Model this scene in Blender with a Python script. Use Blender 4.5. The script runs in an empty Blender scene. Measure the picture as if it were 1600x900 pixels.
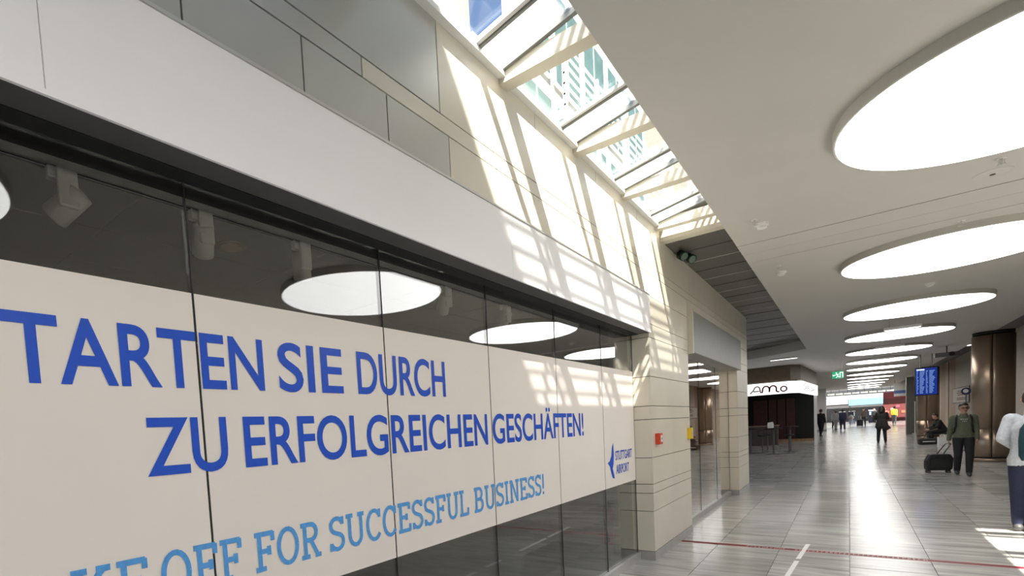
import bpy, bmesh, math, random
import numpy as np
from mathutils import Vector, Matrix
random.seed(7)
scene = bpy.context.scene
C = scene.collection

# ------------------------------------------------------------------ camera
F, PX, PY = 807.1, 647.6, 729.1            # focal length and principal point in 1600x900 pixels
YAW, PITCH, ROLL = -0.70101, -0.060156, -0.057802
CAM_H = 1.68
cy_, sy_, cp_, sp_ = math.cos(YAW), math.sin(YAW), math.cos(PITCH), math.sin(PITCH)
fwd = Vector((sy_*cp_, cy_*cp_, sp_)); rgt = Vector((cy_, -sy_, 0)); upv = rgt.cross(fwd)
cr_, sr_ = math.cos(ROLL), math.sin(ROLL)
r2 = cr_*rgt + sr_*upv; u2 = -sr_*rgt + cr_*upv
cam = bpy.data.cameras.new('camera'); camo = bpy.data.objects.new('camera', cam); C.objects.link(camo)
M4 = Matrix.Identity(4)
for i in range(3):
    M4[i][0] = r2[i]; M4[i][1] = u2[i]; M4[i][2] = -fwd[i]
M4[2][3] = CAM_H
camo.matrix_world = M4
cam.sensor_width = 36; cam.sensor_fit = 'HORIZONTAL'; cam.lens = F*36/1600
cam.shift_x = (800-PX)/1600; cam.shift_y = (PY-450)/1600
cam.clip_start = 0.05; cam.clip_end = 600
scene.camera = camo

# ------------------------------------------------------------------ world, sun, exposure
SUN_TRAVEL = Vector((-1, 1.55, -2.25))
world = bpy.data.worlds.new('sky_world'); scene.world = world; world.use_nodes = True
nt = world.node_tree; bg = nt.nodes['Background']
sky = nt.nodes.new('ShaderNodeTexSky'); sky.sky_type = 'NISHITA'; sky.sun_disc = False; sky.ozone_density = 2.5
sky.sun_elevation = math.radians(50); sky.sun_rotation = math.atan2(1, -1.55)
nt.links.new(sky.outputs[0], bg.inputs[0]); bg.inputs[1].default_value = 0.13
sun = bpy.data.lights.new('sun', 'SUN'); suno = bpy.data.objects.new('sun', sun); C.objects.link(suno)
sun.energy = 13; sun.angle = math.radians(0.6); sun.color = (1.0, 0.95, 0.85)
suno.rotation_euler = SUN_TRAVEL.to_track_quat('-Z', 'Y').to_euler(); suno.location = (8, -12, 22)
LAMP = 2.9
vs = scene.view_settings
vs.view_transform = 'Standard'; vs.look = 'None'; vs.exposure = 1.0; vs.gamma = 1.0; vs.use_curve_mapping = False

# ------------------------------------------------------------------ materials
MATS = {}
def mat(name, col, rough=0.5, metal=0.0, var=0.06, scale=6.0, bump=0.0, spec=0.5, stretch=(1,1,1)):
    if name in MATS: return MATS[name]
    m = bpy.data.materials.new(name); m.use_nodes = True; n = m.node_tree; b = n.nodes['Principled BSDF']
    tc = n.nodes.new('ShaderNodeTexCoord'); mp = n.nodes.new('ShaderNodeMapping'); mp.inputs['Scale'].default_value = stretch
    no = n.nodes.new('ShaderNodeTexNoise'); no.inputs['Scale'].default_value = scale; no.inputs['Detail'].default_value = 5
    rp = n.nodes.new('ShaderNodeValToRGB')
    rp.color_ramp.elements[0].position = 0.3; rp.color_ramp.elements[1].position = 0.7
    rp.color_ramp.elements[0].color = tuple(max(0, c*(1-var)) for c in col)+(1,)
    rp.color_ramp.elements[1].color = tuple(min(1, c*(1+var)) for c in col)+(1,)
    n.links.new(tc.outputs['Object'], mp.inputs[0]); n.links.new(mp.outputs[0], no.inputs['Vector'])
    n.links.new(no.outputs[0], rp.inputs[0]); n.links.new(rp.outputs[0], b.inputs['Base Color'])
    b.inputs['Roughness'].default_value = rough; b.inputs['Metallic'].default_value = metal
    b.inputs['Specular IOR Level'].default_value = spec
    if bump:
        bp = n.nodes.new('ShaderNodeBump'); bp.inputs['Strength'].default_value = bump; bp.inputs['Distance'].default_value = 0.01
        n.links.new(no.outputs[0], bp.inputs['Height']); n.links.new(bp.outputs[0], b.inputs['Normal'])
    MATS[name] = m; return m
def emit(name, col, strength):
    if name in MATS: return MATS[name]
    m = bpy.data.materials.new(name); m.use_nodes = True; n = m.node_tree
    n.nodes.remove(n.nodes['Principled BSDF'])
    e = n.nodes.new('ShaderNodeEmission'); e.inputs[0].default_value = tuple(col)+(1,); e.inputs[1].default_value = strength
    n.links.new(e.outputs[0], n.nodes['Material Output'].inputs[0]); MATS[name] = m; return m
def glass(name, tint=(1,1,1), boost=1.9, rough=0.0):
    if name in MATS: return MATS[name]
    m = bpy.data.materials.new(name); m.use_nodes = True; n = m.node_tree
    n.nodes.remove(n.nodes['Principled BSDF'])
    t = n.nodes.new('ShaderNodeBsdfTransparent'); t.inputs[0].default_value = tuple(tint)+(1,)
    g = n.nodes.new('ShaderNodeBsdfGlossy'); g.inputs['Roughness'].default_value = rough; g.inputs[0].default_value = (1,1,1,1)
    fr = n.nodes.new('ShaderNodeFresnel'); fr.inputs[0].default_value = 1.5
    ge = n.nodes.new('ShaderNodeNewGeometry'); ior = n.nodes.new('ShaderNodeMapRange')   # same index entering and leaving the thin pane
    ior.inputs[3].default_value = 1.5; ior.inputs[4].default_value = 1/1.5
    n.links.new(ge.outputs['Backfacing'], ior.inputs[0]); n.links.new(ior.outputs[0], fr.inputs[0])
    mu = n.nodes.new('ShaderNodeMath'); mu.operation = 'MULTIPLY'; mu.inputs[1].default_value = boost; mu.use_clamp = True
    mx = n.nodes.new('ShaderNodeMixShader')
    n.links.new(fr.outputs[0], mu.inputs[0]); n.links.new(mu.outputs[0], mx.inputs[0])
    n.links.new(t.outputs[0], mx.inputs[1]); n.links.new(g.outputs[0], mx.inputs[2])
    n.links.new(mx.outputs[0], n.nodes['Material Output'].inputs[0]); MATS[name] = m; return m
def frosted(name, mixf=0.55):
    m = bpy.data.materials.new(name); m.use_nodes = True; n = m.node_tree
    n.nodes.remove(n.nodes['Principled BSDF'])
    t = n.nodes.new('ShaderNodeBsdfTransparent'); l = n.nodes.new('ShaderNodeBsdfTranslucent'); l.inputs[0].default_value = (.95,.97,.96,1)
    mx = n.nodes.new('ShaderNodeMixShader'); mx.inputs[0].default_value = mixf
    n.links.new(t.outputs[0], mx.inputs[1]); n.links.new(l.outputs[0], mx.inputs[2])
    n.links.new(mx.outputs[0], n.nodes['Material Output'].inputs[0]); MATS[name] = m; return m
def floor_mat(name, lines):
    m = bpy.data.materials.new(name); m.use_nodes = True; n = m.node_tree; b = n.nodes['Principled BSDF']
    geo = n.nodes.new('ShaderNodeNewGeometry'); mp = n.nodes.new('ShaderNodeMapping'); mp.inputs['Scale'].default_value = (0.8, 5.5, 1)
    oi = n.nodes.new('ShaderNodeObjectInfo')
    add = n.nodes.new('ShaderNodeVectorMath'); add.operation = 'ADD'
    mulr = n.nodes.new('ShaderNodeMath'); mulr.operation = 'MULTIPLY'; mulr.inputs[1].default_value = 40.0
    n.links.new(oi.outputs['Random'], mulr.inputs[0]); n.links.new(geo.outputs['Position'], mp.inputs[0])
    n.links.new(mp.outputs[0], add.inputs[0]); n.links.new(mulr.outputs[0], add.inputs[1])
    no = n.nodes.new('ShaderNodeTexNoise'); no.inputs['Scale'].default_value = 1.6; no.inputs['Detail'].default_value = 8; no.inputs['Distortion'].default_value = 0.6
    n.links.new(add.outputs[0], no.inputs['Vector'])
    rp = n.nodes.new('ShaderNodeValToRGB'); e = rp.color_ramp.elements
    e[0].position = 0.28; e[0].color = (.30,.30,.285,1); e[1].position = 0.72; e[1].color = (.62,.605,.57,1)
    mid = e.new(0.5); mid.color = (.45,.445,.425,1)
    n.links.new(no.outputs[0], rp.inputs[0])
    hsv = n.nodes.new('ShaderNodeHueSaturation'); mr = n.nodes.new('ShaderNodeMapRange'); mr.inputs[3].default_value = 0.8; mr.inputs[4].default_value = 1.15
    n.links.new(oi.outputs['Random'], mr.inputs[0]); n.links.new(mr.outputs[0], hsv.inputs['Value']); n.links.new(rp.outputs[0], hsv.inputs['Color'])
    col = hsv.outputs[0]
    if lines:
        sx = n.nodes.new('ShaderNodeSeparateXYZ'); n.links.new(geo.outputs['Position'], sx.inputs[0])
        d = n.nodes.new('ShaderNodeMath'); d.operation = 'DIVIDE'; d.inputs[1].default_value = 0.67
        f = n.nodes.new('ShaderNodeMath'); f.operation = 'FRACT'; l = n.nodes.new('ShaderNodeMath'); l.operation = 'LESS_THAN'; l.inputs[1].default_value = 0.015
        n.links.new(sx.outputs[0], d.inputs[0]); n.links.new(d.outputs[0], f.inputs[0]); n.links.new(f.outputs[0], l.inputs[0])
        mx = n.nodes.new('ShaderNodeMixRGB'); mx.inputs[2].default_value = (.12,.12,.115,1)
        n.links.new(l.outputs[0], mx.inputs[0]); n.links.new(col, mx.inputs[1]); col = mx.outputs[0]
    n.links.new(col, b.inputs['Base Color'])
    b.inputs['Specular IOR Level'].default_value = 0.42
    rr = n.nodes.new('ShaderNodeMapRange'); rr.inputs[3].default_value = 0.13; rr.inputs[4].default_value = 0.21
    n.links.new(no.outputs[0], rr.inputs[0]); n.links.new(rr.outputs[0], b.inputs['Roughness'])
    n2 = n.nodes.new('ShaderNodeTexNoise'); n2.inputs['Scale'].default_value = 3.0; n.links.new(geo.outputs['Position'], n2.inputs['Vector'])
    bp = n.nodes.new('ShaderNodeBump'); bp.inputs['Strength'].default_value = 0.04; bp.inputs['Distance'].default_value = 0.02
    n.links.new(n2.outputs[0], bp.inputs['Height']); n.links.new(bp.outputs[0], b.inputs['Normal'])
    MATS[name] = m; return m
M_tile = floor_mat('polished_stone_tile', False); M_floorfar = floor_mat('polished_stone_floor', True)
M_grout = mat('grout', (.07,.07,.068), .8)
M_ceil = mat('ceiling_paint', (.57,.55,.515), .55, var=.02, scale=2)
M_rim = mat('lamp_rim', (.50,.49,.45), .45, var=.02)
M_lamp = emit('lamp_diffuser', (1.0,.985,.96), LAMP)
M_panel = mat('wall_panel_stone', (.70,.655,.555), .36, var=.05, scale=1.3)
M_panel_shade = mat('shaded_wall_panel', (.50,.505,.48), .33, metal=.35, var=.05, scale=1.0)  # same upper wall panels, toned grey where they lie out of the sun
M_joint = mat('panel_joint', (.12,.115,.10), .8)
M_fascia = mat('white_fascia', (.94,.94,.96), .35, var=.015, scale=1)
M_trim = mat('aluminium_trim', (.62,.62,.60), .35, metal=.5, var=.03)
M_dark = mat('dark_grey_metal', (.10,.10,.10), .5, metal=.2, var=.05)
M_black = mat('matt_black', (.008,.008,.009), .7, var=.1)
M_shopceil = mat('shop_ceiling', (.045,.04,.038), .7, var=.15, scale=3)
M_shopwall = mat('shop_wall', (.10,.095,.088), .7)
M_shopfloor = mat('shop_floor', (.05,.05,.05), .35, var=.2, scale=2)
M_glass = glass('storefront_glass', (.95,.965,.96), 1.6)
M_glassroof = glass('skylight_glass', (.98,.99,.985), 0.8)
M_frost = frosted('white_translucent_panel', .28)
M_film = mat('window_film', (.87,.815,.77), .45, var=.015, scale=2, spec=.3)
M_blue = mat('blue_lettering', (.006,.085,.62), .4, var=.05, scale=40)
M_lblue = mat('light_blue_lettering', (.09,.36,.80), .45, var=.12, scale=60)
M_seal = mat('black_seal', (.02,.02,.02), .6)
M_basebd = mat('stone_base', (.36,.355,.34), .3, var=.08)
M_soffit = mat('perforated_metal', (.17,.16,.145), .45, metal=.4, var=.2, scale=90)
M_cream = mat('cream_paint', (.66,.62,.52), .5, var=.03)
M_bronze = mat('bronze_column', (.34,.25,.18), .33, metal=.75, var=.10, scale=1.5, stretch=(1,1,.4))
M_white = mat('white_plastic', (.78,.78,.76), .4, var=.02)
M_red = mat('red_plastic', (.62,.06,.02), .4)
M_yellow = mat('yellow_plastic', (.80,.55,.02), .4)
M_green = mat('green_plastic', (.006,.035,.018), .35)
M_wood = mat('brown_wood', (.36,.21,.12), .5, var=.25, scale=4, stretch=(3,3,.4))
M_wood2 = mat('pale_wood', (.50,.34,.21), .5, var=.2, scale=5, stretch=(3,3,.5))
M_brownw = mat('brown_wall', (.30,.235,.19), .6, var=.08)
M_beigew = mat('beige_wall', (.48,.42,.36), .6, var=.05)
M_maroon = mat('maroon_panel', (.05,.006,.004), .5, var=.2)
M_ext = mat('facade_render', (.36,.35,.32), .8, var=.04, scale=3)
M_extst = mat('facade_stone', (.29,.275,.23), .85, var=.15, scale=14)
M_extglass = mat('facade_glass', (.10,.165,.14), .12, var=.15, scale=2)
M_rail = mat('white_steel', (.80,.80,.78), .4, var=.02)
M_tape = mat('red_tape', (.17,.008,.018), .5, var=.1)
M_tapew = mat('white_tape', (.82,.82,.80), .5, var=.03)
M_grey = mat('sign_grey', (.27,.275,.26), .4, metal=.3, var=.04)

# ------------------------------------------------------------------ helpers
def link(name, me, m, parent=None, smooth=False):
    o = bpy.data.objects.new(name, me); C.objects.link(o)
    for x in (m if isinstance(m, (list, tuple)) else [m]): me.materials.append(x)
    if parent: o.parent = parent
    if smooth:
        me.polygons.foreach_set('use_smooth', [True]*len(me.polygons))
    return o
class MB:
    def __init__(s): s.v = []; s.f = []
    def box(s, x0, x1, y0, y1, z0, z1):
        b = len(s.v)
        s.v += [(x0,y0,z0),(x1,y0,z0),(x1,y1,z0),(x0,y1,z0),(x0,y0,z1),(x1,y0,z1),(x1,y1,z1),(x0,y1,z1)]
        s.f += [tuple(b+i for i in q) for q in ((0,3,2,1),(4,5,6,7),(0,1,5,4),(1,2,6,5),(2,3,7,6),(3,0,4,7))]; return s
    def bar(s, p0, p1, w, h):
        # box with rectangular section along p0->p1 (w sideways, h "up")
        p0 = Vector(p0); p1 = Vector(p1); d = (p1-p0).normalized()
        ref = Vector((0,0,1)) if abs(d.z) < .95 else Vector((0,1,0))
        a = d.cross(ref).normalized()*w/2; u = a.cross(d).normalized()*h/2; b = len(s.v)
        for p in (p0, p1):
            s.v += [tuple(p-a-u), tuple(p+a-u), tuple(p+a+u), tuple(p-a+u)]
        s.f += [tuple(b+i for i in q) for q in ((0,1,2,3),(7,6,5,4),(0,4,5,1),(1,5,6,2),(2,6,7,3),(3,7,4,0))]; return s
    def lathe(s, prof, c=(0,0,0), seg=24, axis='z'):
        # prof: list of (radius, height); closed with caps
        b = len(s.v); n = len(prof)
        for r, h in prof:
            for k in range(seg):
                a = 2*math.pi*k/seg; x, y = r*math.cos(a), r*math.sin(a)
                if axis == 'z': s.v.append((c[0]+x, c[1]+y, c[2]+h))
                elif axis == 'x': s.v.append((c[0]+h, c[1]+x, c[2]+y))
                else: s.v.append((c[0]+x, c[1]+h, c[2]-y))
        for i in range(n-1):
            for k in range(seg):
                k2 = (k+1) % seg
                s.f.append((b+i*seg+k, b+i*seg+k2, b+(i+1)*seg+k2, b+(i+1)*seg+k))
        s.f.append(tuple(b+k for k in reversed(range(seg)))); s.f.append(tuple(b+(n-1)*seg+k for k in range(seg))); return s
    def tube(s, pts, r, seg=8):
        b = len(s.v); pts = [Vector(p) for p in pts]; n = len(pts); rs = r if isinstance(r, (list, tuple)) else [r]*n
        for i, p in enumerate(pts):
            d = (pts[min(i+1,n-1)]-pts[max(i-1,0)]).normalized()
            ref = Vector((0,0,1)) if abs(d.z) < .9 else Vector((1,0,0))
            a = d.cross(ref).normalized(); u = a.cross(d).normalized()
            for k in range(seg):
                t = 2*math.pi*k/seg; s.v.append(tuple(p+(a*math.cos(t)+u*math.sin(t))*rs[i]))
        for i in range(n-1):
            for k in range(seg):
                k2 = (k+1) % seg; s.f.append((b+i*seg+k, b+i*seg+k2, b+(i+1)*seg+k2, b+(i+1)*seg+k))
        s.f.append(tuple(b+k for k in reversed(range(seg)))); s.f.append(tuple(b+(n-1)*seg+k for k in range(seg))); return s
    def prism(s, poly, z0, z1):
        b = len(s.v); n = len(poly)
        s.v += [(x,y,z0) for x,y in poly]+[(x,y,z1) for x,y in poly]
        s.f.append(tuple(b+k for k in reversed(range(n)))); s.f.append(tuple(b+n+k for k in range(n)))
        for k in range(n):
            k2 = (k+1) % n; s.f.append((b+k, b+k2, b+n+k2, b+n+k))
        return s
    def mesh(s, name='m'):
        me = bpy.data.meshes.new(name); me.from_pydata(s.v, [], s.f); me.update()
        bm = bmesh.new(); bm.from_mesh(me); bmesh.ops.recalc_face_normals(bm, faces=bm.faces); bm.to_mesh(me); bm.free(); return me
    def build(s, name, m, parent=None, smooth=False): return link(name, s.mesh(name), m, parent, smooth)
def bev(o, w=.004, seg=2):
    md = o.modifiers.new('bevel', 'BEVEL'); md.width = w; md.segments = seg; md.limit_method = 'ANGLE'; return o
def box(name, m, x0, x1, y0, y1, z0, z1, parent=None): return MB().box(x0,x1,y0,y1,z0,z1).build(name, m, parent)
def tag(o, label, cat, group=None):
    o['label'] = label; o['category'] = cat
    if group: o['group'] = group
    return o
def struct(o, label=None, cat=None):
    o['kind'] = 'structure'
    if label: o['label'] = label
    if cat: o['category'] = cat
    return o
def thing(name, label, cat, loc=(0,0,0), rz=0, group=None):
    o = bpy.data.objects.new(name, None); C.objects.link(o); o.location = loc; o.rotation_euler = (0,0,rz); o.empty_display_size = .1
    return tag(o, label, cat, group)
def root(name, loc=(0,0,0)):
    o = bpy.data.objects.new(name, None); C.objects.link(o); o.location = loc; return o
ORD = ['first','second','third','fourth','fifth','sixth','seventh','eighth','ninth','tenth','eleventh','twelfth','thirteenth','fourteenth','fifteenth','sixteenth']

# ================================================================== FLOOR
fl = struct(root('floor'), 'polished grey stone tile floor of the concourse', 'floor')
TX = [round(.67*k, 3) for k in range(-3, 8)]; TY = [round(7.15+1.34*k, 3) for k in range(-5, 10)]
X0, X1, Y0, Y1 = TX[0], TX[-1], TY[0], TY[-1]
box('grout_bed', M_grout, X0, X1, Y0, Y1, -.06, -.008, fl)
tile_me = {}
for i in range(len(TX)-1):
    for j in range(len(TY)-1):
        g = .0025; gx0 = g; gy0 = .001; gy1 = .001
        if abs(TY[j]-7.15) < .01: gy0 = .006
        if abs(TY[j+1]-7.15) < .01: gy1 = .006
        key = (round(gy0,4), round(gy1,4))
        cx, cy = (TX[i]+TX[i+1])/2, (TY[j]+TY[j+1])/2
        if key not in tile_me:
            me = MB().box(-.335+g, .335-g, -.67+gy0, .67-gy1, -.02, 0).mesh('tile'); me.materials.append(M_tile); tile_me[key] = me
        o = bpy.data.objects.new('tile', tile_me[key]); C.objects.link(o); o.location = (cx, cy, 0); o.parent = fl
for nm, a in (('paving', (-8.0, X0, Y0, Y1)), ('paving', (-8.0, 9, -9, Y0)), ('paving', (X1, 9, Y0, Y1)), ('paving', (-12, 14, Y1, 100))):
    box(nm, M_floorfar, a[0], a[1], a[2], a[3], -.05, 0, fl)

# ================================================================== CEILING
ce = struct(root('ceiling'), 'warm white plasterboard ceiling above the concourse', 'ceiling')
XL, XR = -.99, 2.93
CZ = 3.66
for (a, b) in ((-9, 7.235), (7.262, 7.69), (7.697, 8.122), (8.138, 20.34)):
    box('ceiling_panel', M_ceil, XL, XR, a, b, CZ, 4.0, ce)
box('ceiling_backing', M_dark, XL+.01, XR-.01, 7.2, 8.2, 4.0, 4.02, ce)
poly = [(3.13, 20.345), (3.13, 64)] + [(-9, 64), (-9, 23.6), (-5.2, 22.9), (-2.68, 21.73), (-1.7, 20.95), (XL, 20.345)]
MB().prism(poly, CZ, 4.0).build('ceiling_panel', M_ceil, ce)
box('ceiling_panel', M_ceil, XR, 3.13, 10.0, 20.34, CZ, 4.0, ce)
box('upper_soffit', M_dark, 3.13, 9, 20.4, 64, 4.25, 4.35, ce)
box('upper_soffit', M_grey, XR, 9, 7.15, 20.4, 4.25, 4.35, ce)
box('upper_soffit', M_ceil, 5.9, 9, -9, 7.15, 4.05, 4.35, ce)
# round drum lamps
LZ = 3.58
lamp_y = [-4.5, .14] + [5.04]+[4.86+4.635*k for k in range(1, 13)]
rim_me = MB().lathe([(1.0, 0.005), (1.062, 0.0), (1.068, .006), (1.068, .08)], seg=96).mesh('rim'); rim_me.materials.append(M_rim)
dif_me = MB().lathe([(.99, .02), (1.05, .004), (1.05, -.003)], seg=96).mesh('diffuser'); dif_me.materials.append(M_lamp)
for k, y in enumerate(lamp_y):
    if k < 2:
        lab = ['round drum ceiling lamp far behind the viewpoint, only seen mirrored', 'round drum ceiling lamp mirrored at the left edge of the storefront glass'][k]
    elif k == 2: lab = 'largest round white ceiling lamp, cut by the right edge of the photo'
    else: lab = f'round white ceiling lamp, {ORD[k-2]} of the receding row counted from the nearest'
    t = thing('ceiling_lamp', lab, 'lamp', (.986, y, LZ), 0, 'round ceiling lamps in a row')
    for nm, me in (('rim', rim_me), ('diffuser', dif_me)):
        o = bpy.data.objects.new(nm, me); C.objects.link(o); o.parent = t
# ceiling fittings
def sprinkler(x, y, lab):
    t = thing('sprinkler', lab, 'sprinkler', (x, y, CZ), 0, 'sprinkler heads on the ceiling')
    MB().lathe([(.03, -.004), (.03, 0)], seg=14).build('escutcheon', M_white, t)
    MB().lathe([(.007, -.05), (.009, -.004)], seg=10).box(-.018,-.014,-.003,.003,-.05,-.01).box(.014,.018,-.003,.003,-.05,-.01).build('stem', M_trim, t)
    MB().lathe([(.028, -.056), (.028, -.052), (.006, -.048)], seg=14).build('deflector', M_trim, t)
for x, y, l_ in ((.966, 6.5, 'small sprinkler head under the ceiling just beyond the largest lamp'), (-.70, 8.62, 'small sprinkler head beside the detector beyond the ceiling grooves'), (.946, 8.3, 'small sprinkler head between the ceiling groove and the second round lamp'), (-.72, 6.42, 'small sprinkler head beside the detector nearest the skylight')): sprinkler(x, y, l_)
def detector(x, y, lab):
    t = thing('smoke_detector', lab, 'detector', (x, y, CZ), 0, 'smoke detectors on the ceiling')
    MB().lathe([(.045, -.03), (.06, -.022), (.062, 0)], seg=20).build('base', M_white, t)
    MB().lathe([(.025, -.055), (.042, -.048), (.044, -.03)], seg=20).build('sensor_head', M_white, t)
detector(-.677, 6.6, 'white smoke detector on the ceiling nearest the skylight')
detector(-.709, 9.0, 'white smoke detector beyond the ceiling grooves on the left')
detector(1.02, 12.0, 'white smoke detector between the second and third round lamps')
t = thing('ceiling_speaker', 'flat round speaker grille in the ceiling beside the largest lamp', 'speaker', (.968, 6.86, CZ))
MB().lathe([(.105, -.008), (.125, -.004), (.125, 0)], seg=30).build('grille', M_ceil, t)
MB().lathe([(.018, -.014), (.018, -.007)], seg=12).build('sensor', M_dark, t)
for k, y in enumerate((16.45, 21.1, 25.7)):
    t = thing('emergency_light', f'slim white box light under the ceiling, {ORD[k]} from the front', 'light', (.95, y, 3.50), 0, 'slim box lights between the round lamps')
    MB().box(-.32,.32,-.07,.07,-.03,.03).build('housing', M_white, t)
    MB().box(-.30,.30,-.055,.055,-.034,-.029).build('light_cover', emit('soft_white', (1,1,1), 1.6), t)
    for s in (-.22, .22): MB().lathe([(.006, .03), (.006, .16)], (s,0,0), 8).build('rod', M_trim, t)

# ================================================================== LEFT WALL
WX = -1.80
wl = struct(root('wall_left'), 'left concourse wall clad in pale panels, the near ones toned grey for shade', 'wall')
box('backing', M_joint, -2.3, WX-.012, -9, 7.15, 3.0, 4.05, wl)
def face_panel(y0, y1, z0, z1, m=M_panel, x=WX, th=.015, g=.004, parent=None, name='panel'):
    return MB().box(x-th, x, y0+g, y1-g, z0+g, z1-g).build(name, m, parent or wl)
y = -8.96
ROWA = [1.54+.54*k for k in range(-14, 10)]
for a, b in zip(ROWA, ROWA[1:]):
    if b < 7.14: face_panel(a, b, 3.17, 3.43, M_panel_shade if b < 2.7 else M_panel)
face_panel(ROWA[-1] if ROWA[-1] < 7.1 else 6.4, 7.15, 3.17, 3.43) if False else None
ROWB = [1.91+1.225*k for k in range(-6, 5)]
for a, b in zip(ROWB, ROWB[1:]): face_panel(a, b, 3.43, 3.53, M_panel_shade if b < 2.7 else M_panel)
ROWC = [2.545+1.225*k for k in range(-6, 4)] + [7.15]
for a, b in zip(ROWC, ROWC[1:]): face_panel(a, b, 3.53, 4.05, M_panel_shade if b < 2.7 else M_panel)
face_panel(ROWB[-1], 7.15, 3.43, 3.53)
la = [q for q in ROWA if q < 7.14][-1]; face_panel(la, 7.15, 3.17, 3.43)
# pier and wall around the second shop
ROWS = [.11,.60,.82,.93,1.25,1.71,1.87,2.22,2.68,2.84,3.17,3.43,3.53,3.95]
box('pier_core', M_joint, -2.28, WX-.012, 6.562, 8.5, 0, 3.17, wl)
box('pier_core', M_joint, -2.28, WX-.012, 7.152, 14.28, 3.27, 3.95, wl)
box('pier_core', M_joint, -2.28, WX-.012, 12.87, 14.28, 0, 3.27, wl)
for z0, z1 in zip(ROWS, ROWS[1:]):
    if z1 <= 3.18: face_panel(6.55, 8.5, z0, z1)
    if z1 <= 3.18: face_panel(12.85, 14.3, z0, z1)
    if z0 >= 3.16 and z0 < 3.2: face_panel(7.15, 8.5, z0, z1); face_panel(12.95, 14.3, z0, z1); face_panel(8.5, 12.95, 3.28, z1)
    elif z0 > 3.2: face_panel(7.15, 10.6, z0, z1); face_panel(10.6, 14.3, z0, z1)
    # faces turned towards the viewer: end of the storefront, far jamb of the portal, far wall end
    if z1 <= 2.9: MB().box(-2.05, WX-.014, 6.55, 6.565, z0+.004, z1-.004).build('panel', M_panel, wl)
    if z1 <= 2.7: MB().box(-2.25, WX-.014, 12.85, 12.87, z0+.004, z1-.004).build('panel', M_panel, wl)
    MB().box(-2.28, WX-.001, 14.285, 14.30, z0+.004, z1-.004).build('panel', M_panel, wl)
MB().box(-2.25, WX-.014, 8.48, 8.497, .11, 2.64).build('panel', M_panel, wl)
bb = struct(root('baseboard_left'), 'grey stone base course along the foot of the left wall', 'baseboard')
box('base_strip', M_basebd, WX-.03, WX+.004, 6.567, 8.5, 0, .108, bb)
box('base_strip', M_basebd, -2.05, WX+.004, 6.546, 6.566, 0, .108, bb)
box('base_strip', M_basebd, WX-.03, WX+.004, 12.85, 14.3, 0, .108, bb)
box('base_strip', M_basebd, -2.1, WX-.03, 12.835, 12.855, 0, .108, bb)
# fascia above the storefront
fa = struct(root('trim_1'), 'broad white fascia band over the storefront glazing', 'fascia')
FY = [-9, -3.2, .55, 3.30, 6.57]
for a, b in zip(FY, FY[1:]):
    bev(MB().box(-1.85, -1.785, a+.0008, b-.0008, 2.745, 3.165).build('fascia_panel', M_fascia, fa), .002, 1)
box('top_trim', M_trim, -1.86, -1.78, -9, 6.572, 3.166, 3.178, fa)
box('bottom_trim', M_fascia, -1.79, -1.778, -9, 6.572, 2.728, 2.744, fa)
box('underside_lip', M_dark, -1.915, -1.791, -9, 6.545, 2.729, 2.743, fa)
box('header', M_black, -2.06, -1.916, -9, 6.545, 2.725, 2.95, fa)
box('fascia_core', M_black, -2.06, -1.862, -9, 6.545, 2.96, 3.15, fa)

# ================================================================== STOREFRONT GLAZING
w1 = struct(root('window_1'), 'frameless storefront glazing of tall panes under the white fascia', 'window')
JY = [-2.285, -1.17, -.055, 1.06, 2.165, 3.27, 4.40, 5.52, 6.548]
for a, b in zip(JY, JY[1:]):
    MB().box(-2.012, -2.0, a+.004, b-.004, .085, 2.724).build('pane', M_glass, w1)
    MB().box(-2.011, -1.9972, b-.0035, b+.0015, .085, 2.724).build('seal', M_seal, w1)
box('sill_rail', M_trim, -2.035, -1.965, -9, 6.545, 0, .085, w1)
box('solid_panel', M_shopwall, -2.03, -2.0, -9, -2.29, .085, 2.724, w1)
# ---- printed film
film = thing('window_film', 'pale window film with blue German slogan stuck across the storefront glass', 'film', (-1.999, 2.0, .985))
def fchild(o): o.parent = film; o.matrix_parent_inverse = Matrix.Translation((1.999, -2.0, -.985)); return o
for a, b in zip(JY, JY[1:]):
    fchild(MB().box(-1.9992, -1.998, a+.005, b-.005, .985, 2.295).build('film_panel', M_film))
def text_mesh(s, wt=.014):
    cu = bpy.data.curves.new('t', 'FONT'); cu.body = s; cu.resolution_u = 6; cu.offset = wt
    o = bpy.data.objects.new('t', cu); C.objects.link(o); dg = bpy.context.evaluated_depsgraph_get()
    me = bpy.data.meshes.new_from_object(o.evaluated_get(dg)); bpy.data.objects.remove(o); bpy.data.curves.remove(cu)
    v = np.array([tuple(q.co) for q in me.vertices]); f = [tuple(p.vertices) for p in me.polygons]; bpy.data.meshes.remove(me); return v, f
CAPH = text_mesh('H')[0][:,1].max()
def place_text(s, m, a0, a1, b0, b1, fn, name='lettering'):
    v, f = text_mesh(s); sx = (a1-a0)/(v[:,0].max()-v[:,0].min()); sz = (b1-b0)/CAPH
    P = [fn(a0+(q[0]-v[:,0].min())*sx, b0+q[1]*sz) for q in v]
    me = bpy.data.meshes.new(name); me.from_pydata(P, [], f); me.update(); return link(name, me, m)
wallfn = lambda x: (lambda a, b: (x, a, b))
fw = wallfn(-1.9955)
for s, a, b in (('S', .285, .405), ('TARTEN', .431, 1.363), ('SIE', 1.441, 1.835), ('DURCH', 1.939, 2.723)):
    fchild(place_text(s, M_blue, a, b, 1.922, 2.142, fw))
for s, a, b in (('ZU', .828, 1.16), ('ERFOLGREICHEN', 1.238, 3.206), ('GESCHÄFTEN!', 3.276, 4.973)):
    fchild(place_text(s, M_blue, a, b, 1.588, 1.803, fw))
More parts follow.
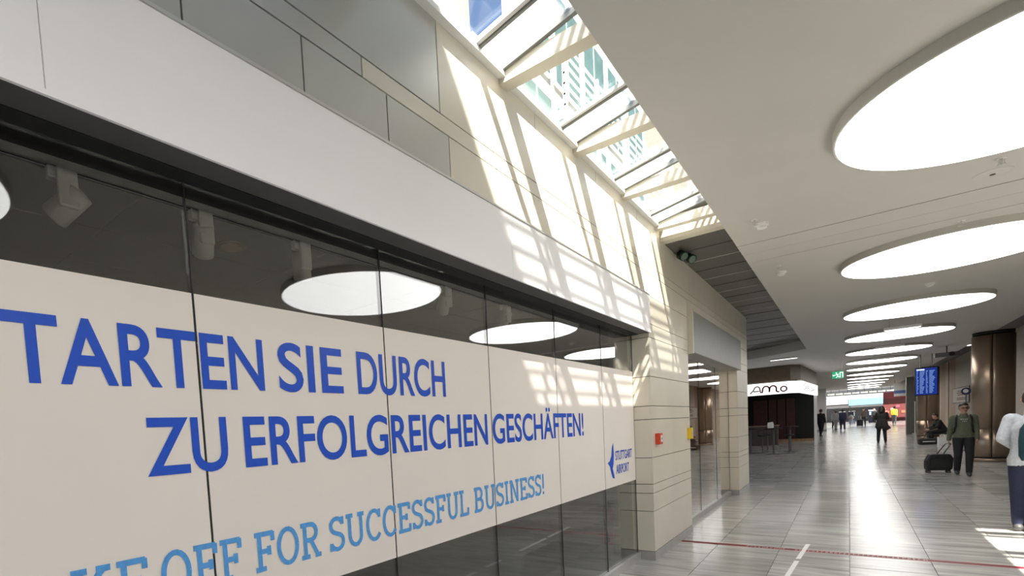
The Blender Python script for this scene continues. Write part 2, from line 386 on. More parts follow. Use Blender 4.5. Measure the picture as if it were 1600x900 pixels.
# slab-serif strokes: unit cap height 1; each glyph = (width, list of polylines)
def arc(cx, cy, rx, ry, a0, a1, n=10): return [(cx+rx*math.cos(math.radians(a0+(a1-a0)*k/n)), cy+ry*math.sin(math.radians(a0+(a1-a0)*k/n))) for k in range(n+1)]
def sf(x, y, w=.17): return [(x-w, y), (x+w, y)]
SH = .05
GL = {
 'T': (.72, [[(.36,0),(.36,1)], [(.02,.95),(.70,.95)], [(.05,.98),(.05,.74)], [(.67,.98),(.67,.74)], sf(.36,SH)]),
 'A': (.80, [[(.14,.03),(.38,.97)], [(.66,.03),(.42,.97)], [(.24,.34),(.57,.34)], sf(.14,SH,.13), sf(.66,SH,.13), [(.26,.95),(.50,.95)]]),
 'K': (.80, [[(.16,0),(.16,1)], [(.62,.95),(.18,.45)], [(.30,.56),(.66,.04)], sf(.16,SH,.15), sf(.16,.95,.15), sf(.62,.95,.14), sf(.66,SH,.13)]),
 'E': (.68, [[(.16,0),(.16,1)], [(.02,.95),(.62,.95)], [(.02,SH),(.64,SH)], [(.16,.51),(.46,.51)], [(.60,.98),(.60,.76)], [(.62,.02),(.62,.26)], [(.45,.62),(.45,.40)]]),
 'F': (.64, [[(.16,0),(.16,1)], [(.02,.95),(.60,.95)], [(.16,.50),(.46,.50)], [(.58,.98),(.58,.74)], [(.45,.62),(.45,.38)], sf(.17,SH,.16)]),
 'O': (.76, [arc(.38,.5,.31,.46,0,360,22)]),
 'R': (.74, [[(.16,0),(.16,1)], [(.02,.95),(.36,.95)]+arc(.38,.73,.20,.22,90,-90,9)+[(.16,.51)], [(.36,.51),(.60,.04)], sf(.16,SH,.15), [(.50,SH),(.72,SH)]]),
 'S': (.62, [arc(.31,.74,.23,.215,20,90,4)+arc(.31,.74,.23,.215,100,250,8)+arc(.31,.27,.24,.225,80,-90,9)+arc(.31,.27,.24,.225,-100,-165,4), [(.53,.99),(.53,.76)], [(.08,.01),(.08,.24)]]),
 'U': (.78, [[(.15,.97),(.15,.34)]+arc(.39,.32,.24,.28,180,360,12)+[(.63,.97)], sf(.15,.95,.14), sf(.63,.95,.14)]),
 'C': (.70, [arc(.38,.5,.30,.46,38,322,18), [(.62,.99),(.62,.72)]]),
 'L': (.64, [[(.16,0),(.16,1)], [(.02,SH),(.60,SH)], [(.58,.02),(.58,.30)], sf(.16,.95,.15)]),
 'B': (.70, [[(.16,0),(.16,1)], [(.02,.95),(.34,.95)]+arc(.36,.735,.19,.215,90,-90,9)+[(.16,.52)], [(.34,.52)]+arc(.38,.285,.22,.235,90,-90,9)+[(.02,SH)]]),
 'I': (.36, [[(.18,0),(.18,1)], sf(.18,SH,.15), sf(.18,.95,.15)]),
 'N': (.82, [[(.16,0),(.16,1)], [(.18,.97),(.64,.03)], [(.66,0),(.66,1)], sf(.16,SH,.14), [(.02,.95),(.22,.95)], sf(.66,.95,.14)]),
 '!': (.26, [[(.13,.28),(.13,1)], [(.13,0),(.13,.13)]]),
}
def ribbon(pl, w):
    n = len(pl); L = []; R = []
    for i in range(n):
        p = Vector(pl[i]); a = Vector(pl[max(i-1,0)]); b = Vector(pl[min(i+1,n-1)]); d = (b-a).normalized(); nn = Vector((-d.y, d.x))
        L.append(p+nn*w/2); R.append(p-nn*w/2)
    return L, R
def stroke_text(s, m, a0, a1, b0, b1, fn, w=.10, name='lettering', xw=1.0):
    tot = sum(GL[c][0]+.06 for c in s)-.06; V = []; Fc = []; cx = 0; sx = (a1-a0)/tot; sz = b1-b0; lay = 0
    for c in s:
        for pl in GL[c][1]:
            L, R = ribbon(pl, w); b = len(V); lay = (lay+1) % 7
            for p, q in zip(L, R):
                V += [(a0+(cx+p.x)*sx, b0+p.y*sz, lay), (a0+(cx+q.x)*sx, b0+q.y*sz, lay)]
            for i in range(len(L)-1): Fc.append((b+2*i, b+2*i+1, b+2*i+3, b+2*i+2))
        cx += GL[c][0]+.06
    P = []
    for a, bb_, l in V:
        q = fn(a, bb_); P.append((q[0]+l*.00005, q[1], q[2]))
    me = bpy.data.meshes.new(name); me.from_pydata(P, [], Fc); me.update(); return link(name, me, m)
for s, a, b in (('TA', .29, .53), ('KE', .548, .80), ('OFF', .842, 1.186), ('FOR', 1.247, 1.619), ('SUCCESSFUL', 1.672, 2.919), ('BUSINESS!', 2.986, 4.074)):
    fchild(stroke_text(s, M_lblue, a, b, 1.118, 1.29, fw, .13))
# airport wordmark with the winged arrow
def flat_poly(name, pts, m, fn):
    me = bpy.data.meshes.new(name); me.from_pydata([fn(a,b) for a,b in pts], [], [tuple(range(len(pts)))]); me.update(); return link(name, me, m)
lg = [(5.60,1.262),(5.66,1.275),(5.72,1.33),(5.745,1.42),(5.79,1.47),(5.80,1.36),(5.785,1.24),(5.75,1.19),(5.79,1.12),(5.80,1.075),(5.74,1.085),(5.70,1.15),(5.67,1.215)]
fchild(flat_poly('wing_emblem', lg, M_blue, fw))
fchild(place_text('STUTTGART', M_blue, 5.85, 6.42, 1.275, 1.375, fw))
fchild(place_text('AIRPORT', M_blue, 5.86, 6.30, 1.12, 1.22, fw))

# ---- dark empty shop behind the glass
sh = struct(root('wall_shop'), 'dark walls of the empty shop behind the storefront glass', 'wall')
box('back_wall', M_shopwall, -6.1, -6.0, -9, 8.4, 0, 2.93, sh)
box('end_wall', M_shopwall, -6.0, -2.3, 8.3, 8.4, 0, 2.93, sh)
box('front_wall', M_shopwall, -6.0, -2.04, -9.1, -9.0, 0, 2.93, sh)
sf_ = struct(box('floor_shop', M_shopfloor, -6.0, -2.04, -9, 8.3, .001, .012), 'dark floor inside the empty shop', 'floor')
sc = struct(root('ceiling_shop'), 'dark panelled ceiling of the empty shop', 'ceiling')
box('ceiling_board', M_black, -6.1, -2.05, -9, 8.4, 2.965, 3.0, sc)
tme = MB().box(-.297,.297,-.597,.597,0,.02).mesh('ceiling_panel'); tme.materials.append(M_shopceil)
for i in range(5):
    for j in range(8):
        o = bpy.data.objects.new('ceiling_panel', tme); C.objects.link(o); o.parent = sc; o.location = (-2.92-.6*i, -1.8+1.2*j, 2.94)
# light track and spots
RX = -2.575
tr = thing('light_track', 'grey ceiling light track running along behind the storefront glass', 'track', (RX, 2, 2.94))
MB().box(-.018,.018,-4.2,4.35,-.035,0).build('rail', mat('track_grey', (.60,.58,.54), .4, metal=.4), tr)
MB().box(-.006,.006,-4.2,4.35,-.038,-.036).build('groove', M_black, tr)
M_spot = mat('spot_white', (.62,.60,.56), .4, var=.03)
def spot(y, aim, lab):
    t = thing('track_spotlight', lab, 'spotlight', (RX, y, 2.90), 0, 'spotlights on the ceiling track')
    bev(MB().box(-.022,.022,-.075,.03,-.05,0).build('adapter', M_spot, t), .006)
    bev(MB().box(.024,.05,-.05,.03,-.17,-.005).build('driver_box', M_spot, t), .01)
    MB().tube([(0,0,-.05),(0,0,-.10)], .012).build('stem', M_trim, t)
    c = Vector((-.02, 0, -.135)); d = Vector(aim).normalized()
    hd = MB().tube([c-d*.085, c-d*.08, c+d*.075, c+d*.08], [.03,.052,.056,.05], 20).build('lamp_head', M_spot, t, True)
    MB().tube([c+d*.081, c+d*.084], [.044,.042], 20).build('lens', mat('lens_grey', (.55,.53,.50), .15), hd)
spot(.84, (-.6,-.5,-.55), 'white track spotlight nearest the left edge of the glass')
spot(1.46, (-.5,.2,-.6), 'white track spotlight beside the first glass joint, lens facing down')
spot(2.10, (-.1,.15,-1), 'white track spotlight hanging straight down left of a mirrored lamp')
spot(3.58, (-.5,.3,-.6), 'white track spotlight right of the largest mirrored lamp')
spot(4.57, (-.5,.1,-.7), 'white track spotlight close to the third glass joint')
t = thing('recessed_downlight', 'copper coloured recessed downlight in the dark shop ceiling', 'downlight', (-2.98, 1.86, 2.938))
MB().lathe([(.07,-.006),(.095,-.004),(.095,.0)], seg=28).build('ring', mat('copper', (.40,.17,.08), .35, metal=.8), t)
MB().lathe([(.065,-.009),(.065,-.006)], seg=24).build('lens', mat('amber_lens', (.45,.22,.10), .3), t)
# fire extinguisher
t = thing('fire_extinguisher', 'red fire extinguisher with black hose standing inside behind the glass', 'extinguisher', (-2.56, 7.18, .012))
M_exr = mat('extinguisher_red', (.60,.04,.045), .35)
MB().lathe([(.08,0),(.088,.012),(.088,.42),(.075,.47),(.035,.50),(.028,.52)], seg=28).build('cylinder', M_exr, t, True)
MB().lathe([(.03,.52),(.032,.545),(.02,.56)], seg=16).box(-.02,.11,-.012,.012,.56,.575).box(-.02,.10,-.01,.01,.60,.612).box(-.02,.0,-.012,.012,.55,.61).build('valve', M_black, t)
MB().tube([(.0,-.03,.55),(-.02,-.10,.56),(-.03,-.15,.50),(-.02,-.165,.38),(.0,-.15,.22),(.02,-.13,.10),(.02,-.12,.05)], [.011,.011,.011,.011,.011,.013,.017], 10).build('hose', M_black, t, True)
lb = MB()
for q in range(9):
    a = math.radians(-105+9*q)
    for r_e in (.0885, .0905): lb.v += [(r_e*math.cos(a), r_e*math.sin(a), .10), (r_e*math.cos(a), r_e*math.sin(a), .33)]
for q in range(8):
    b, c = 4*q, 4*q+4; lb.f += [(b,c,c+1,b+1),(b+2,b+3,c+3,c+2),(b+1,c+1,c+3,b+3),(b,b+2,c+2,c)]
lb.f += [(0,1,3,2),(32,34,35,33)]
lb.build('label_patch', mat('ext_label', (.62,.58,.55), .5), t, True)

# ================================================================== SECOND SHOP (portal)
pt = struct(root('trim_2'), 'grey blank sign box over the second shop entrance', 'sign box')
bev(MB().box(-1.99, -1.735, 8.53, 12.93, 2.655, 3.27).build('sign_panel', M_grey, pt), .01)
box('side_frame', M_cream, -1.99, -1.725, 8.485, 8.528, 2.64, 3.28, pt)
w2 = struct(root('window_2'), 'glass front of the second shop under a grey sign box', 'window')
PJ = [8.5, 10.0, 11.45, 12.85]
for a, b in zip(PJ, PJ[1:]):
    MB().box(-1.982, -1.970, a+.004, b-.004, .09, 2.65).build('pane', M_glass, w2)
    MB().box(-1.981, -1.967, b-.004, b+.003, .09, 2.65).build('seal', M_seal, w2)
box('sill_rail', M_basebd, -2.02, -1.94, 8.5, 12.84, 0, .09, w2)
s3 = struct(root('wall_shop_side'), 'wooden side walls of the second shop', 'wall')
s2 = struct(root('wall_shop_wood'), 'brown boarded walls inside the second shop', 'wall')
yy = 8.5
k = 0
while yy < 14.1:
    wd = .30
    MB().box(-3.25, -3.2-.006*(k%3), yy+.004, min(yy+wd, 14.2)-.004, 0, 2.9).build('plank', M_wood if k % 4 else M_wood2, s2); yy += wd; k += 1
box('plank_backing', M_joint, -3.30, -3.252, 8.5, 14.2, 0, 2.9, s2)
box('side_wall', M_wood, -3.2, -2.28, 8.42, 8.5, 0, 2.9, s3)
box('side_wall', M_wood, -3.2, -2.285, 14.2, 14.27, 0, 2.9, s3)
struct(box('ceiling_shop_wood', M_wood, -3.3, -2.0, 8.42, 14.27, 2.9, 2.95), 'brown ceiling of the second shop', 'ceiling')
struct(box('floor_shop_wood', mat('terracotta_floor', (.34,.17,.10), .35, var=.2, scale=3), -3.2, -2.022, 8.5, 14.2, .001, .014), 'terracotta coloured floor inside the second shop', 'floor')
for k, yv in enumerate((9.6, 11.2, 12.8)):  # glowing panels added only to brighten the shop interior
    t = thing('shop_fill_light', f'added warm fill light inside the second shop, {ORD[k]} from the front', 'light', (-2.65, yv, 2.899), 0, 'added fill lights inside the second shop')
    MB().box(-.26,.26,-.26,.26,-.02,0).build('frame', M_white, t); MB().box(-.24,.24,-.24,.24,-.026,-.0205).build('light_cover', emit('shop_fill_warm', (1,.86,.70), 7.0), t)
t = thing('display_shelf', 'wooden display rack with rows of goods inside the second shop', 'shelf', (-3.02, 12.4, .014))
for s in (-.55, .52): MB().box(-.15,.15,s,s+.03,0,1.7).build('side_panel', M_wood2, t)
for k in range(6): MB().box(-.15,.15,-.52,.52,.1+.3*k,.125+.3*k).build('shelf_board', M_wood2, t)
for k in range(5):
    for j in range(6):
        hh = .10+.08*random.random()
        g = bev(box('folded_goods', mat('goods_%d' % (j % 3), [(.40,.24,.15),(.28,.16,.10),(.50,.38,.28)][j % 3], .7), -3.12, -2.92, 11.92+.165*j, 12.06+.165*j, .1405+.3*k, .1405+.3*k+hh), .008)
        tag(g, f'brown folded item {ORD[j]} from left, {["bottom","second","middle","fourth","top"][k]} level of wooden rack', 'goods', 'folded goods on the wooden rack')
t = thing('wardrobe_panel', 'muted purple panel hanging on the brown boards inside the second shop', 'panel', (-3.17, 10.7, 1.45))
bev(MB().box(-.02,.02,-.5,.5,0,.85).build('board', mat('purple_board', (.16,.075,.085), .5), t), .005)
for k in range(3): MB().box(.022,.03,-.35+.35*k,-.33+.35*k,.02,.83).build('slat', M_maroon, t)
t = thing('reflection_board', 'white board and two rods standing for a reflection in the second shop glass', 'sign', (-2.75, 12.35, 1.42))  # board and rods modelled after a reflection in the shop glass
bev(MB().box(-.015,.015,-.35,.35,0,.16).build('board', M_white, t), .004)
for s in (-.2, .1): MB().lathe([(.02,.16),(.02,1.48)], (0,s,0), 10).build('rod', M_white, t)

# wall devices
t = thing('fire_call_point', 'red fire alarm call point on the cream pier beside the storefront', 'alarm', (WX, 6.75, 1.40))
bev(MB().box(0,.055,-.065,.065,0,.135).build('housing', M_red, t), .006)
MB().box(.0555,.0575,-.03,.045,.03,.11).build('glass_plate', M_white, t); MB().lathe([(.012,.0575),(.012,.06)], (0,.008,.07), 12, 'x').build('button', M_dark, t)
t = thing('yellow_call_point', 'yellow emergency call box on the wall left of the second shop', 'alarm', (WX, 8.38, 1.40))
bev(MB().box(0,.055,-.065,.065,0,.16).build('housing', M_yellow, t), .006)
MB().box(.0555,.0575,-.04,.04,.035,.12).build('glass_plate', mat('grey_plate', (.5,.5,.46), .3), t)
t = thing('emergency_lamps', 'pair of dark green emergency lamps at the top of the wall below the metal soffit', 'lamp', (-1.72, 7.95, 3.95))
MB().box(-.05,.05,-.06,.06,-.035,0).build('base', M_dark, t)
for s, dx in ((-.12, .0), (.10, .05)):
    MB().tube([(dx,s*.4,-.03),(dx,s,-.06)], .012).build('arm', M_dark, t)
    d = Vector((.6,-.5,-.5)).normalized(); c = Vector((dx+.02, s, -.07))
    hd = MB().tube([c-d*.05, c-d*.045, c+d*.05], [.03,.055,.06], 18).build('lamp_head', M_green, t, True)
    MB().tube([c+d*.051, c+d*.054], [.05,.048], 18).build('lens', mat('green_lens', (.02,.09,.045), .15), hd)

# ================================================================== METAL SOFFIT beyond the skylight
so = struct(root('ceiling_soffit'), 'dark perforated metal soffit between wall and ceiling', 'ceiling')
yk = 7.34; k = 0
while yk < 21.6:
    xl = WX if yk < 14.2 else -5.0
    MB().box(xl, -.7, yk+.006, yk+.60-.006, 3.95, 3.965).build('soffit_panel', M_soffit, so)
    MB().box(xl, -.7, yk-.006, yk+.006, 3.942, 3.952).build('soffit_joint', M_trim if k % 2 == 0 else M_dark, so); yk += .60; k += 1
box('soffit_backing', M_black, -5.0, -.7, 7.30, 23, 3.967, 4.04, so)
bk = struct(root('trim_3'), 'cream bulkhead closing the end of the skylight', 'bulkhead')
bev(MB().box(WX, XL-.002, 7.14, 7.33, 3.93, 4.06).build('bulkhead', M_cream, bk), .006)
box('lower_lip', M_cream, WX, XL-.002, 7.12, 7.16, 3.915, 3.93, bk)
box('soffit_return', M_ceil, XL-.001, XL, 7.2, 20.3, 3.66, 3.95, ce)

# ================================================================== SKYLIGHTS
def skylight(n, xa, xb, lab):
    # xa: low eaves, xb: high side; pitched glass rises from xa to xb
    w = struct(root('window_%d' % n), lab, 'skylight')
    z = lambda x: 4.075+min(.19, .17/abs(xb-xa))*abs(x-xa)
    sgn = 1 if xb > xa else -1
    box('eaves_rail', M_rail, min(xa, xa+sgn*.05), max(xa, xa+sgn*.05), -5, 7.13, 4.045, 4.075, w)
    box('high_kerb', M_rail, min(xb, xb+sgn*.06), max(xb, xb+sgn*.06), -5, 7.13, 4.0, z(xb)+.02, w)
    for k in range(-6, 4):
        yb = 3.30+1.225*k
        if yb-.6 < -5: continue
        MB().box(min(xa,xb), max(xa,xb), yb-.05, yb+.06, 4.012, 4.12).build('tie_beam', M_cream, w)
        MB().bar((xa, yb-.06, z(xa)+.02), (xb, yb-.06, z(xb)+.02), .035, .05).build('rafter', M_grey, w)
        ym = 2.945+1.225*k
        MB().bar((xa, ym, z(xa)+.01), (xb, ym, z(xb)+.01), .022, .05).build('glazing_bar', M_grey, w)
        MB().bar((xa, ym-.03, z(xa)+.01), (xb, ym-.03, z(xb)+.01), .03, .03).build('glazing_bar', M_rail, w)
        def pane(y0, y1, m, nm):
            mb = MB(); b = 0
            for zz in (.03, .042):
                mb.v += [(xa,y0,z(xa)+zz),(xb,y0,z(xb)+zz),(xb,y1,z(xb)+zz),(xa,y1,z(xa)+zz)]
            mb.f += [(0,3,2,1),(4,5,6,7),(0,1,5,4),(1,2,6,5),(2,3,7,6),(3,0,4,7)]
            mb.build(nm, m, w)
        pane(ym+.013, yb-.08, M_frost, 'translucent_panel')
        if k < 3: pane(yb-.04, min(ym+1.225-.05, 7.1), M_glassroof, 'pane')
    return w
skylight(3, WX, -.95, 'long pitched skylight between the left wall and the ceiling')
skylight(4, 5.9, 2.97, 'matching skylight along the right edge of the ceiling')
# roof above, so that daylight only enters through the skylights
rf = struct(root('roof'), 'flat roof over the concourse', 'roof')
box('roof_slab', M_extst, -.89, 2.91, -9, 7.3, 4.1, 4.2, rf)
box('roof_slab', M_extst, -9, 9, 7.2, 64, 4.36, 4.5, rf)
box('roof_slab', M_extst, -9, WX-.02, -9, 7.2, 4.06, 4.2, rf)
box('roof_slab', M_extst, 5.9, 9, -9, 7.2, 4.36, 4.5, rf)
box('roof_slab', M_extst, WX, 5.9, -9, -5, 4.1, 4.3, rf)
# roof railing whose bars stripe the sunlight on the left wall
rr = thing('roof_railing', 'white steel railing with horizontal bars on the roof block beside the skylight', 'railing', (-.10, 2.6, 5.8))
for k in range(6): MB().tube([(0,-2.6,.30+.16*k),(0,3.4,.30+.16*k)], .026, 8).build('rail_bar', M_rail, rr)
for k in range(6): MB().box(-.015,.015,-2.6+1.25*k-.02,-2.6+1.25*k+.02,0,1.14).build('post', M_rail, rr)
# unseen roof block, added to shade the near end of the skylight
rb = thing('roof_shade_block', 'unseen pale block added on the roof to shade the skylight', 'building', (1.5, -4, 4.31))
MB().box(-2.6,3.2,-2,3.0,0,4.87).build('wall', M_ext, rb); MB().box(-1.68,1.2,3.0,10.2,-.1,1.49).build('low_block', M_ext, rb); MB().box(-2.65,3.25,-2.05,3.0,4.87,4.9).build('roof_cap', M_grey, rb)

# ================================================================== RIGHT SIDE AND ENDS OF THE HALL
wr = struct(root('wall_right'), 'beige wall along the right side of the concourse', 'wall')
for a, b in zip([-9, 0, 8, 16, 24, 30, 36] + [42+2*q for q in range(11)], [0, 8, 16, 24, 30, 36, 42] + [44+2*q for q in range(11)]):
    MB().box(4.6 if a >= 24 else 6.0, 6.2, a+.01, b-.01, 0, 4.3).build('wall_panel', (M_wood if a % 4 else M_wood2) if a >= 42 else M_beigew if a >= 24 or a < 8 else M_brownw, wr)
box('wall_strip', M_dark, 4.58, 4.6, 44.4, 44.7, 0, 4.2, wr)
struct(box('wall_back', M_beigew, -8, 9, -9.3, -9.0, 0, 4.1), 'beige wall closing the concourse behind the viewpoint', 'wall')
def column(y, lab):
    t = thing('column', lab, 'column', (3.13, y, 0), 0, 'bronze clad columns along the right')
    MB().lathe([(.43,0),(.43,.10)], seg=48).build('plinth', M_bronze, t, True)
    MB().lathe([(.405,.10),(.405,.14)], seg=48).build('shadow_gap', M_black, t, True)
    # two curved cladding shells per tier, with vertical joints
    for z0, z1 in ((.14, .93), (.938, 3.55)):
        for a0 in (20, 140, 260):
            mb = MB(); n = 16
            for q in range(n+1):
                a = math.radians(a0+1+(118)*q/n)
                for r in (.425, .40):
                    mb.v += [(r*math.cos(a), r*math.sin(a), z0), (r*math.cos(a), r*math.sin(a), z1)]
            for q in range(n):
                b = 4*q; c = 4*(q+1)
                mb.f += [(b,c,c+1,b+1),(b+2,b+3,c+3,c+2),(b+1,c+1,c+3,b+3),(b,b+2,c+2,c)]
            mb.f += [(0,1,3,2),(4*n,4*n+2,4*n+3,4*n+1)]
            mb.build('cladding_sheet', M_bronze, t, True)
    MB().lathe([(.395,.14),(.395,3.58)], seg=40).build('core', M_black, t, True)
    MB().lathe([(.41,3.58),(.41,3.655)], seg=40).build('top_collar', M_black, t, True)
column(21.85, 'thick bronze clad column right of the man with the suitcase')
column(37.6, 'bronze clad column directly below the blue flight display')
t = thing('square_pillar', 'dark grey square pillar left of the blue flight display', 'pillar', (2.98, 44.3, 0))
MB().box(-.26,.26,-.3,.3,0,3.5).build('shaft', mat('pillar_grey', (.12,.115,.105), .4, metal=.3), t)
MB().lathe([(.035,.06),(.035,2.0)], (.12,-.36,0), 12).build('steel_tube', M_trim, t); MB().lathe([(.13,0),(.13,.06)], (.12,-.36,0), 20).build('tube_foot', M_trim, t)
for z in (.5, .9, 1.3, 1.7): MB().box(.26,.36,-.32,-.2,z,z+.2).build('bracket', M_trim, t)
# poster on right wall
t = thing('wall_poster', 'white framed notice on the beige wall left of the thick column', 'poster', (4.57, 40, 1.72))
MB().box(-.01,.025,-2.6,2.6,0,.85).build('frame', M_dark, t); MB().box(-.014,-.011,-2.5,2.5,.05,.8).build('sheet', mat('poster_sheet', (.60,.53,.48), .6), t)
for k, (z, l) in enumerate(((.62,1.6),(.52,2.0),(.42,1.4),(.25,2.0),(.17,1.8))): MB().box(-.017,-.0145,-l,l*.6,z,z+.045).build('printed_line', mat('print_dark', (.12,.06,.06), .6), t)
# round sign on a post
t = thing('round_sign', 'round blue and white sign on a thin post behind the man', 'sign', (3.22, 27.0, 0))
MB().lathe([(.016,.04),(.016,2.05)], seg=10).build('post', M_dark, t); MB().lathe([(.17,0),(.15,.04)], seg=24).build('foot', M_dark, t)
MB().lathe([(.13,-.015),(.13,.015)], (0,0,2.12), 24, 'y').build('disc', mat('sign_navy', (.02,.03,.09), .4), t)
MB().lathe([(.07,-.022),(.07,-.016)], (-.01,0,2.13), 20, 'y').build('disc_centre', M_white, t)
# flight display
t = thing('flight_display', 'blue flight information screen hanging from the ceiling', 'screen', (2.28, 28, 2.08))
bev(MB().box(-.32,.32,-.05,.05,0,1.07).build('housing', M_black, t), .01)
MB().box(-.295,.295,-.054,-.0505,.03,1.04).build('screen', emit('screen_blue', (.012,.03,.20), .6), t)
rows = MB()
for r in range(16):
    zz = .09+.055*r
    for a, w in ((-.27,.06),(-.18,.14),(-.01,.06),(.08,.16)):
        w2_ = w*(.5+.5*random.random()); rows.box(-.0+a, a+w2_, -.0565, -.0545, zz, zz+.028)
o = rows.build('timetable_rows', emit('screen_text', (.25,.40,.85), .4), t); o['kind'] = 'stuff'
MB().box(-.27,-.05,-.0565,-.0545,.97,1.01).build('heading_bar', emit('screen_head', (.6,.7,.9), 1.0), t)
for s in (-.16, .16): MB().lathe([(.014,1.07),(.014,1.575)], (s,0,0), 10).build('hanger', M_dark, t)
# exit sign
t = thing('exit_sign', 'green and white emergency exit sign hanging from the ceiling', 'sign', (-.30, 25, 2.86))
bev(MB().box(-.18,.18,-.03,.03,0,.30).build('housing', M_grey, t), .006)
MB().box(-.165,.165,-.0335,-.0305,.02,.28).build('face', emit('exit_green', (.02,.22,.10), 1.0), t)
w_ = emit('exit_white', (.75,.95,.85), 1.0)
MB().box(.05,.075,-.036,-.034,.05,.25).box(.05,.15,-.036,-.034,.225,.25).box(.125,.15,-.036,-.034,.05,.25).build('door_symbol', w_, t)
MB().bar((-.04,-.035,.19),(.0,-.035,.12),.002,.03).bar((.0,-.035,.12),(-.05,-.035,.05),.002,.02).bar((.0,-.035,.12),(.035,-.035,.06),.002,.02).bar((-.03,-.035,.17),(.035,-.035,.18),.002,.018).bar((-.035,-.035,.18),(-.085,-.035,.14),.002,.018).lathe([(.02,-.036),(.02,-.034)], (-.045,0,.225), 14, 'y').build('running_figure', w_, t)
MB().box(-.15,-.095,-.036,-.034,.12,.16).build('arrow_symbol', w_, t)
for s in (-.12, .12): MB().lathe([(.005,.3),(.005,.795)], (s,0,0), 8).build('wire', M_trim, t)
# security style dome camera group at the right ceiling edge
t = thing('ceiling_projector', 'dark projector unit hanging at the right ceiling edge before the column', 'projector', (2.55, 25.2, CZ))
MB().lathe([(.02,-.22),(.02,0)], seg=10).build('stem', M_dark, t); bev(MB().box(-.30,.30,-.12,.12,-.36,-.22).build('housing', M_dark, t), .02)
MB().lathe([(.07,-.2),(.06,-.12)], (.1,0,-.29), 18, 'y').build('lens', M_black, t)
t = thing('ceiling_downlight', 'small round white downlight above the beige right wall', 'downlight', (3.95, 33.3, 4.25))
MB().lathe([(.20,-.03),(.22,-.01),(.22,0)], seg=24).build('ring', M_white, t); MB().lathe([(.18,-.04),(.18,-.03)], seg=24).build('lens', emit('warm_white', (1,.95,.88), 3), t)

# ================================================================== CAFE KIOSK
ck = thing('cafe_kiosk', 'dark cafe kiosk with white illuminated sign band at the left', 'kiosk', (-3.5, 26, 0))
def kc(o): o.parent = ck; o.matrix_parent_inverse = Matrix.Translation((3.5, -26, 0)); return o
path = [(-7.5, 26.0), (-1.80, 26.0), (-1.50, 26.6), (-1.22, 33.0)]
def band(name, m, z0, z1, off, th):
    for (a, b) in zip(path, path[1:]):
        a = Vector(a); b = Vector(b); d = (b-a).normalized(); nn = Vector((d.y, -d.x))
        pts = [a+nn*off, b+nn*off, b+nn*(off-th), a+nn*(off-th)]
        kc(MB().prism([tuple(p) for p in pts], z0, z1).build(name, m))
band('bulkhead', mat('kiosk_brown', (.15,.11,.075), .5, var=.1), 3.04, 3.655, 0, .12)
band('sign_band', emit('sign_white', (1,1,1), .92), 2.52, 3.0, .04, .10)
kc(box('back_wall', M_black, -7.5, -1.45, 38.9, 39.0, 0, 3.0)); kc(box('left_wall', M_black, -7.6, -7.5, 26, 39, 0, 3.0))
kc(box('inner_ceiling', M_black, -7.5, -1.6, 26.15, 39, 3.0, 3.03))
for k, xx in enumerate((-4.6, -3.8, -3.35, -2.9)):
    kc(box('red_panel', M_maroon, xx, xx+(.75 if k == 0 else .40), 38.78, 38.88, .15, 2.6))
kc(box('counter', mat('counter_dark', (.05,.03,.02), .4), -6.8, -3.0, 34.5, 35.2, .0, 1.05)); kc(box('counter_top', mat('counter_wood', (.28,.17,.09), .35), -6.9, -2.95, 34.4, 35.3, 1.05, 1.10))
kc(box('corner_post', M_white, -1.34, -1.22, 33.0, 33.12, 0, 3.0)); kc(box('skirting', M_wood, -4.8, -1.6, 38.66, 38.76, 0, .15))
kc(MB().lathe([(.04,-.03),(.04,0)], (-3.0, 30, 3.0), 14).build('downlight', emit('warm_white', (1,.95,.88), 3)))
# wordmark on the sign band: grey A, red-brown script M O
M_sgrey = mat('sign_text_grey', (.18,.17,.15), .5); M_sred = mat('sign_text_red', (.17,.012,.03), .5); M_sblue = mat('sign_text_pale', (.26,.32,.44), .5)
def ribbons(name, pls, w, fn, m):
    V = []; Fc = []
    for pl in pls:
        L, R = ribbon(pl, w); b = len(V)
        for p, q in zip(L, R): V += [fn(p.x, p.y), fn(q.x, q.y)]
        for i in range(len(L)-1): Fc.append((b+2*i, b+2*i+1, b+2*i+3, b+2*i+2))
    me = bpy.data.meshes.new(name); me.from_pydata(V, [], Fc); me.update(); return kc(link(name, me, m))
fs = lambda a, b: (a, 25.955, b)
ribbons('letter_a', [[(-3.18,2.60),(-3.05,2.74)]+arc(-2.93,2.74,.11,.14,150,40,7)+[(-2.80,2.60)], [(-3.06,2.68),(-2.85,2.69)]], .05, fs, M_sgrey)
ribbons('letter_m', [[(-2.76,2.60)]+arc(-2.62,2.72,.12,.15,190,20,8)+[(-2.50,2.64)], [(-2.52,2.62)]+arc(-2.38,2.72,.12,.15,190,20,8)+arc(-2.20,2.67,.07,.06,180,300,5)], .06, fs, M_sred)
ribbons('letter_o', [arc(-2.02,2.71,.10,.10,-60,300,16)], .055, fs, M_sred); ribbons('accent', [[(-1.95,2.90),(-1.91,2.84)]], .025, fs, M_sgrey)
# pale small lettering round the corner
p0, p1 = Vector(path[2]), Vector(path[3]); dd = (p1-p0).normalized(); n_ = Vector((dd.y, -dd.x))
fside = lambda a, b: (p0.x+dd.x*a+n_.x*.045, p0.y+dd.y*a+n_.y*.045, b)
o = place_text('CAFE', M_sblue, .4, 2.6, 2.66, 2.86, fside); kc(o); o = place_text('BAR', M_sblue, 3.4, 5.4, 2.66, 2.86, fside); kc(o)
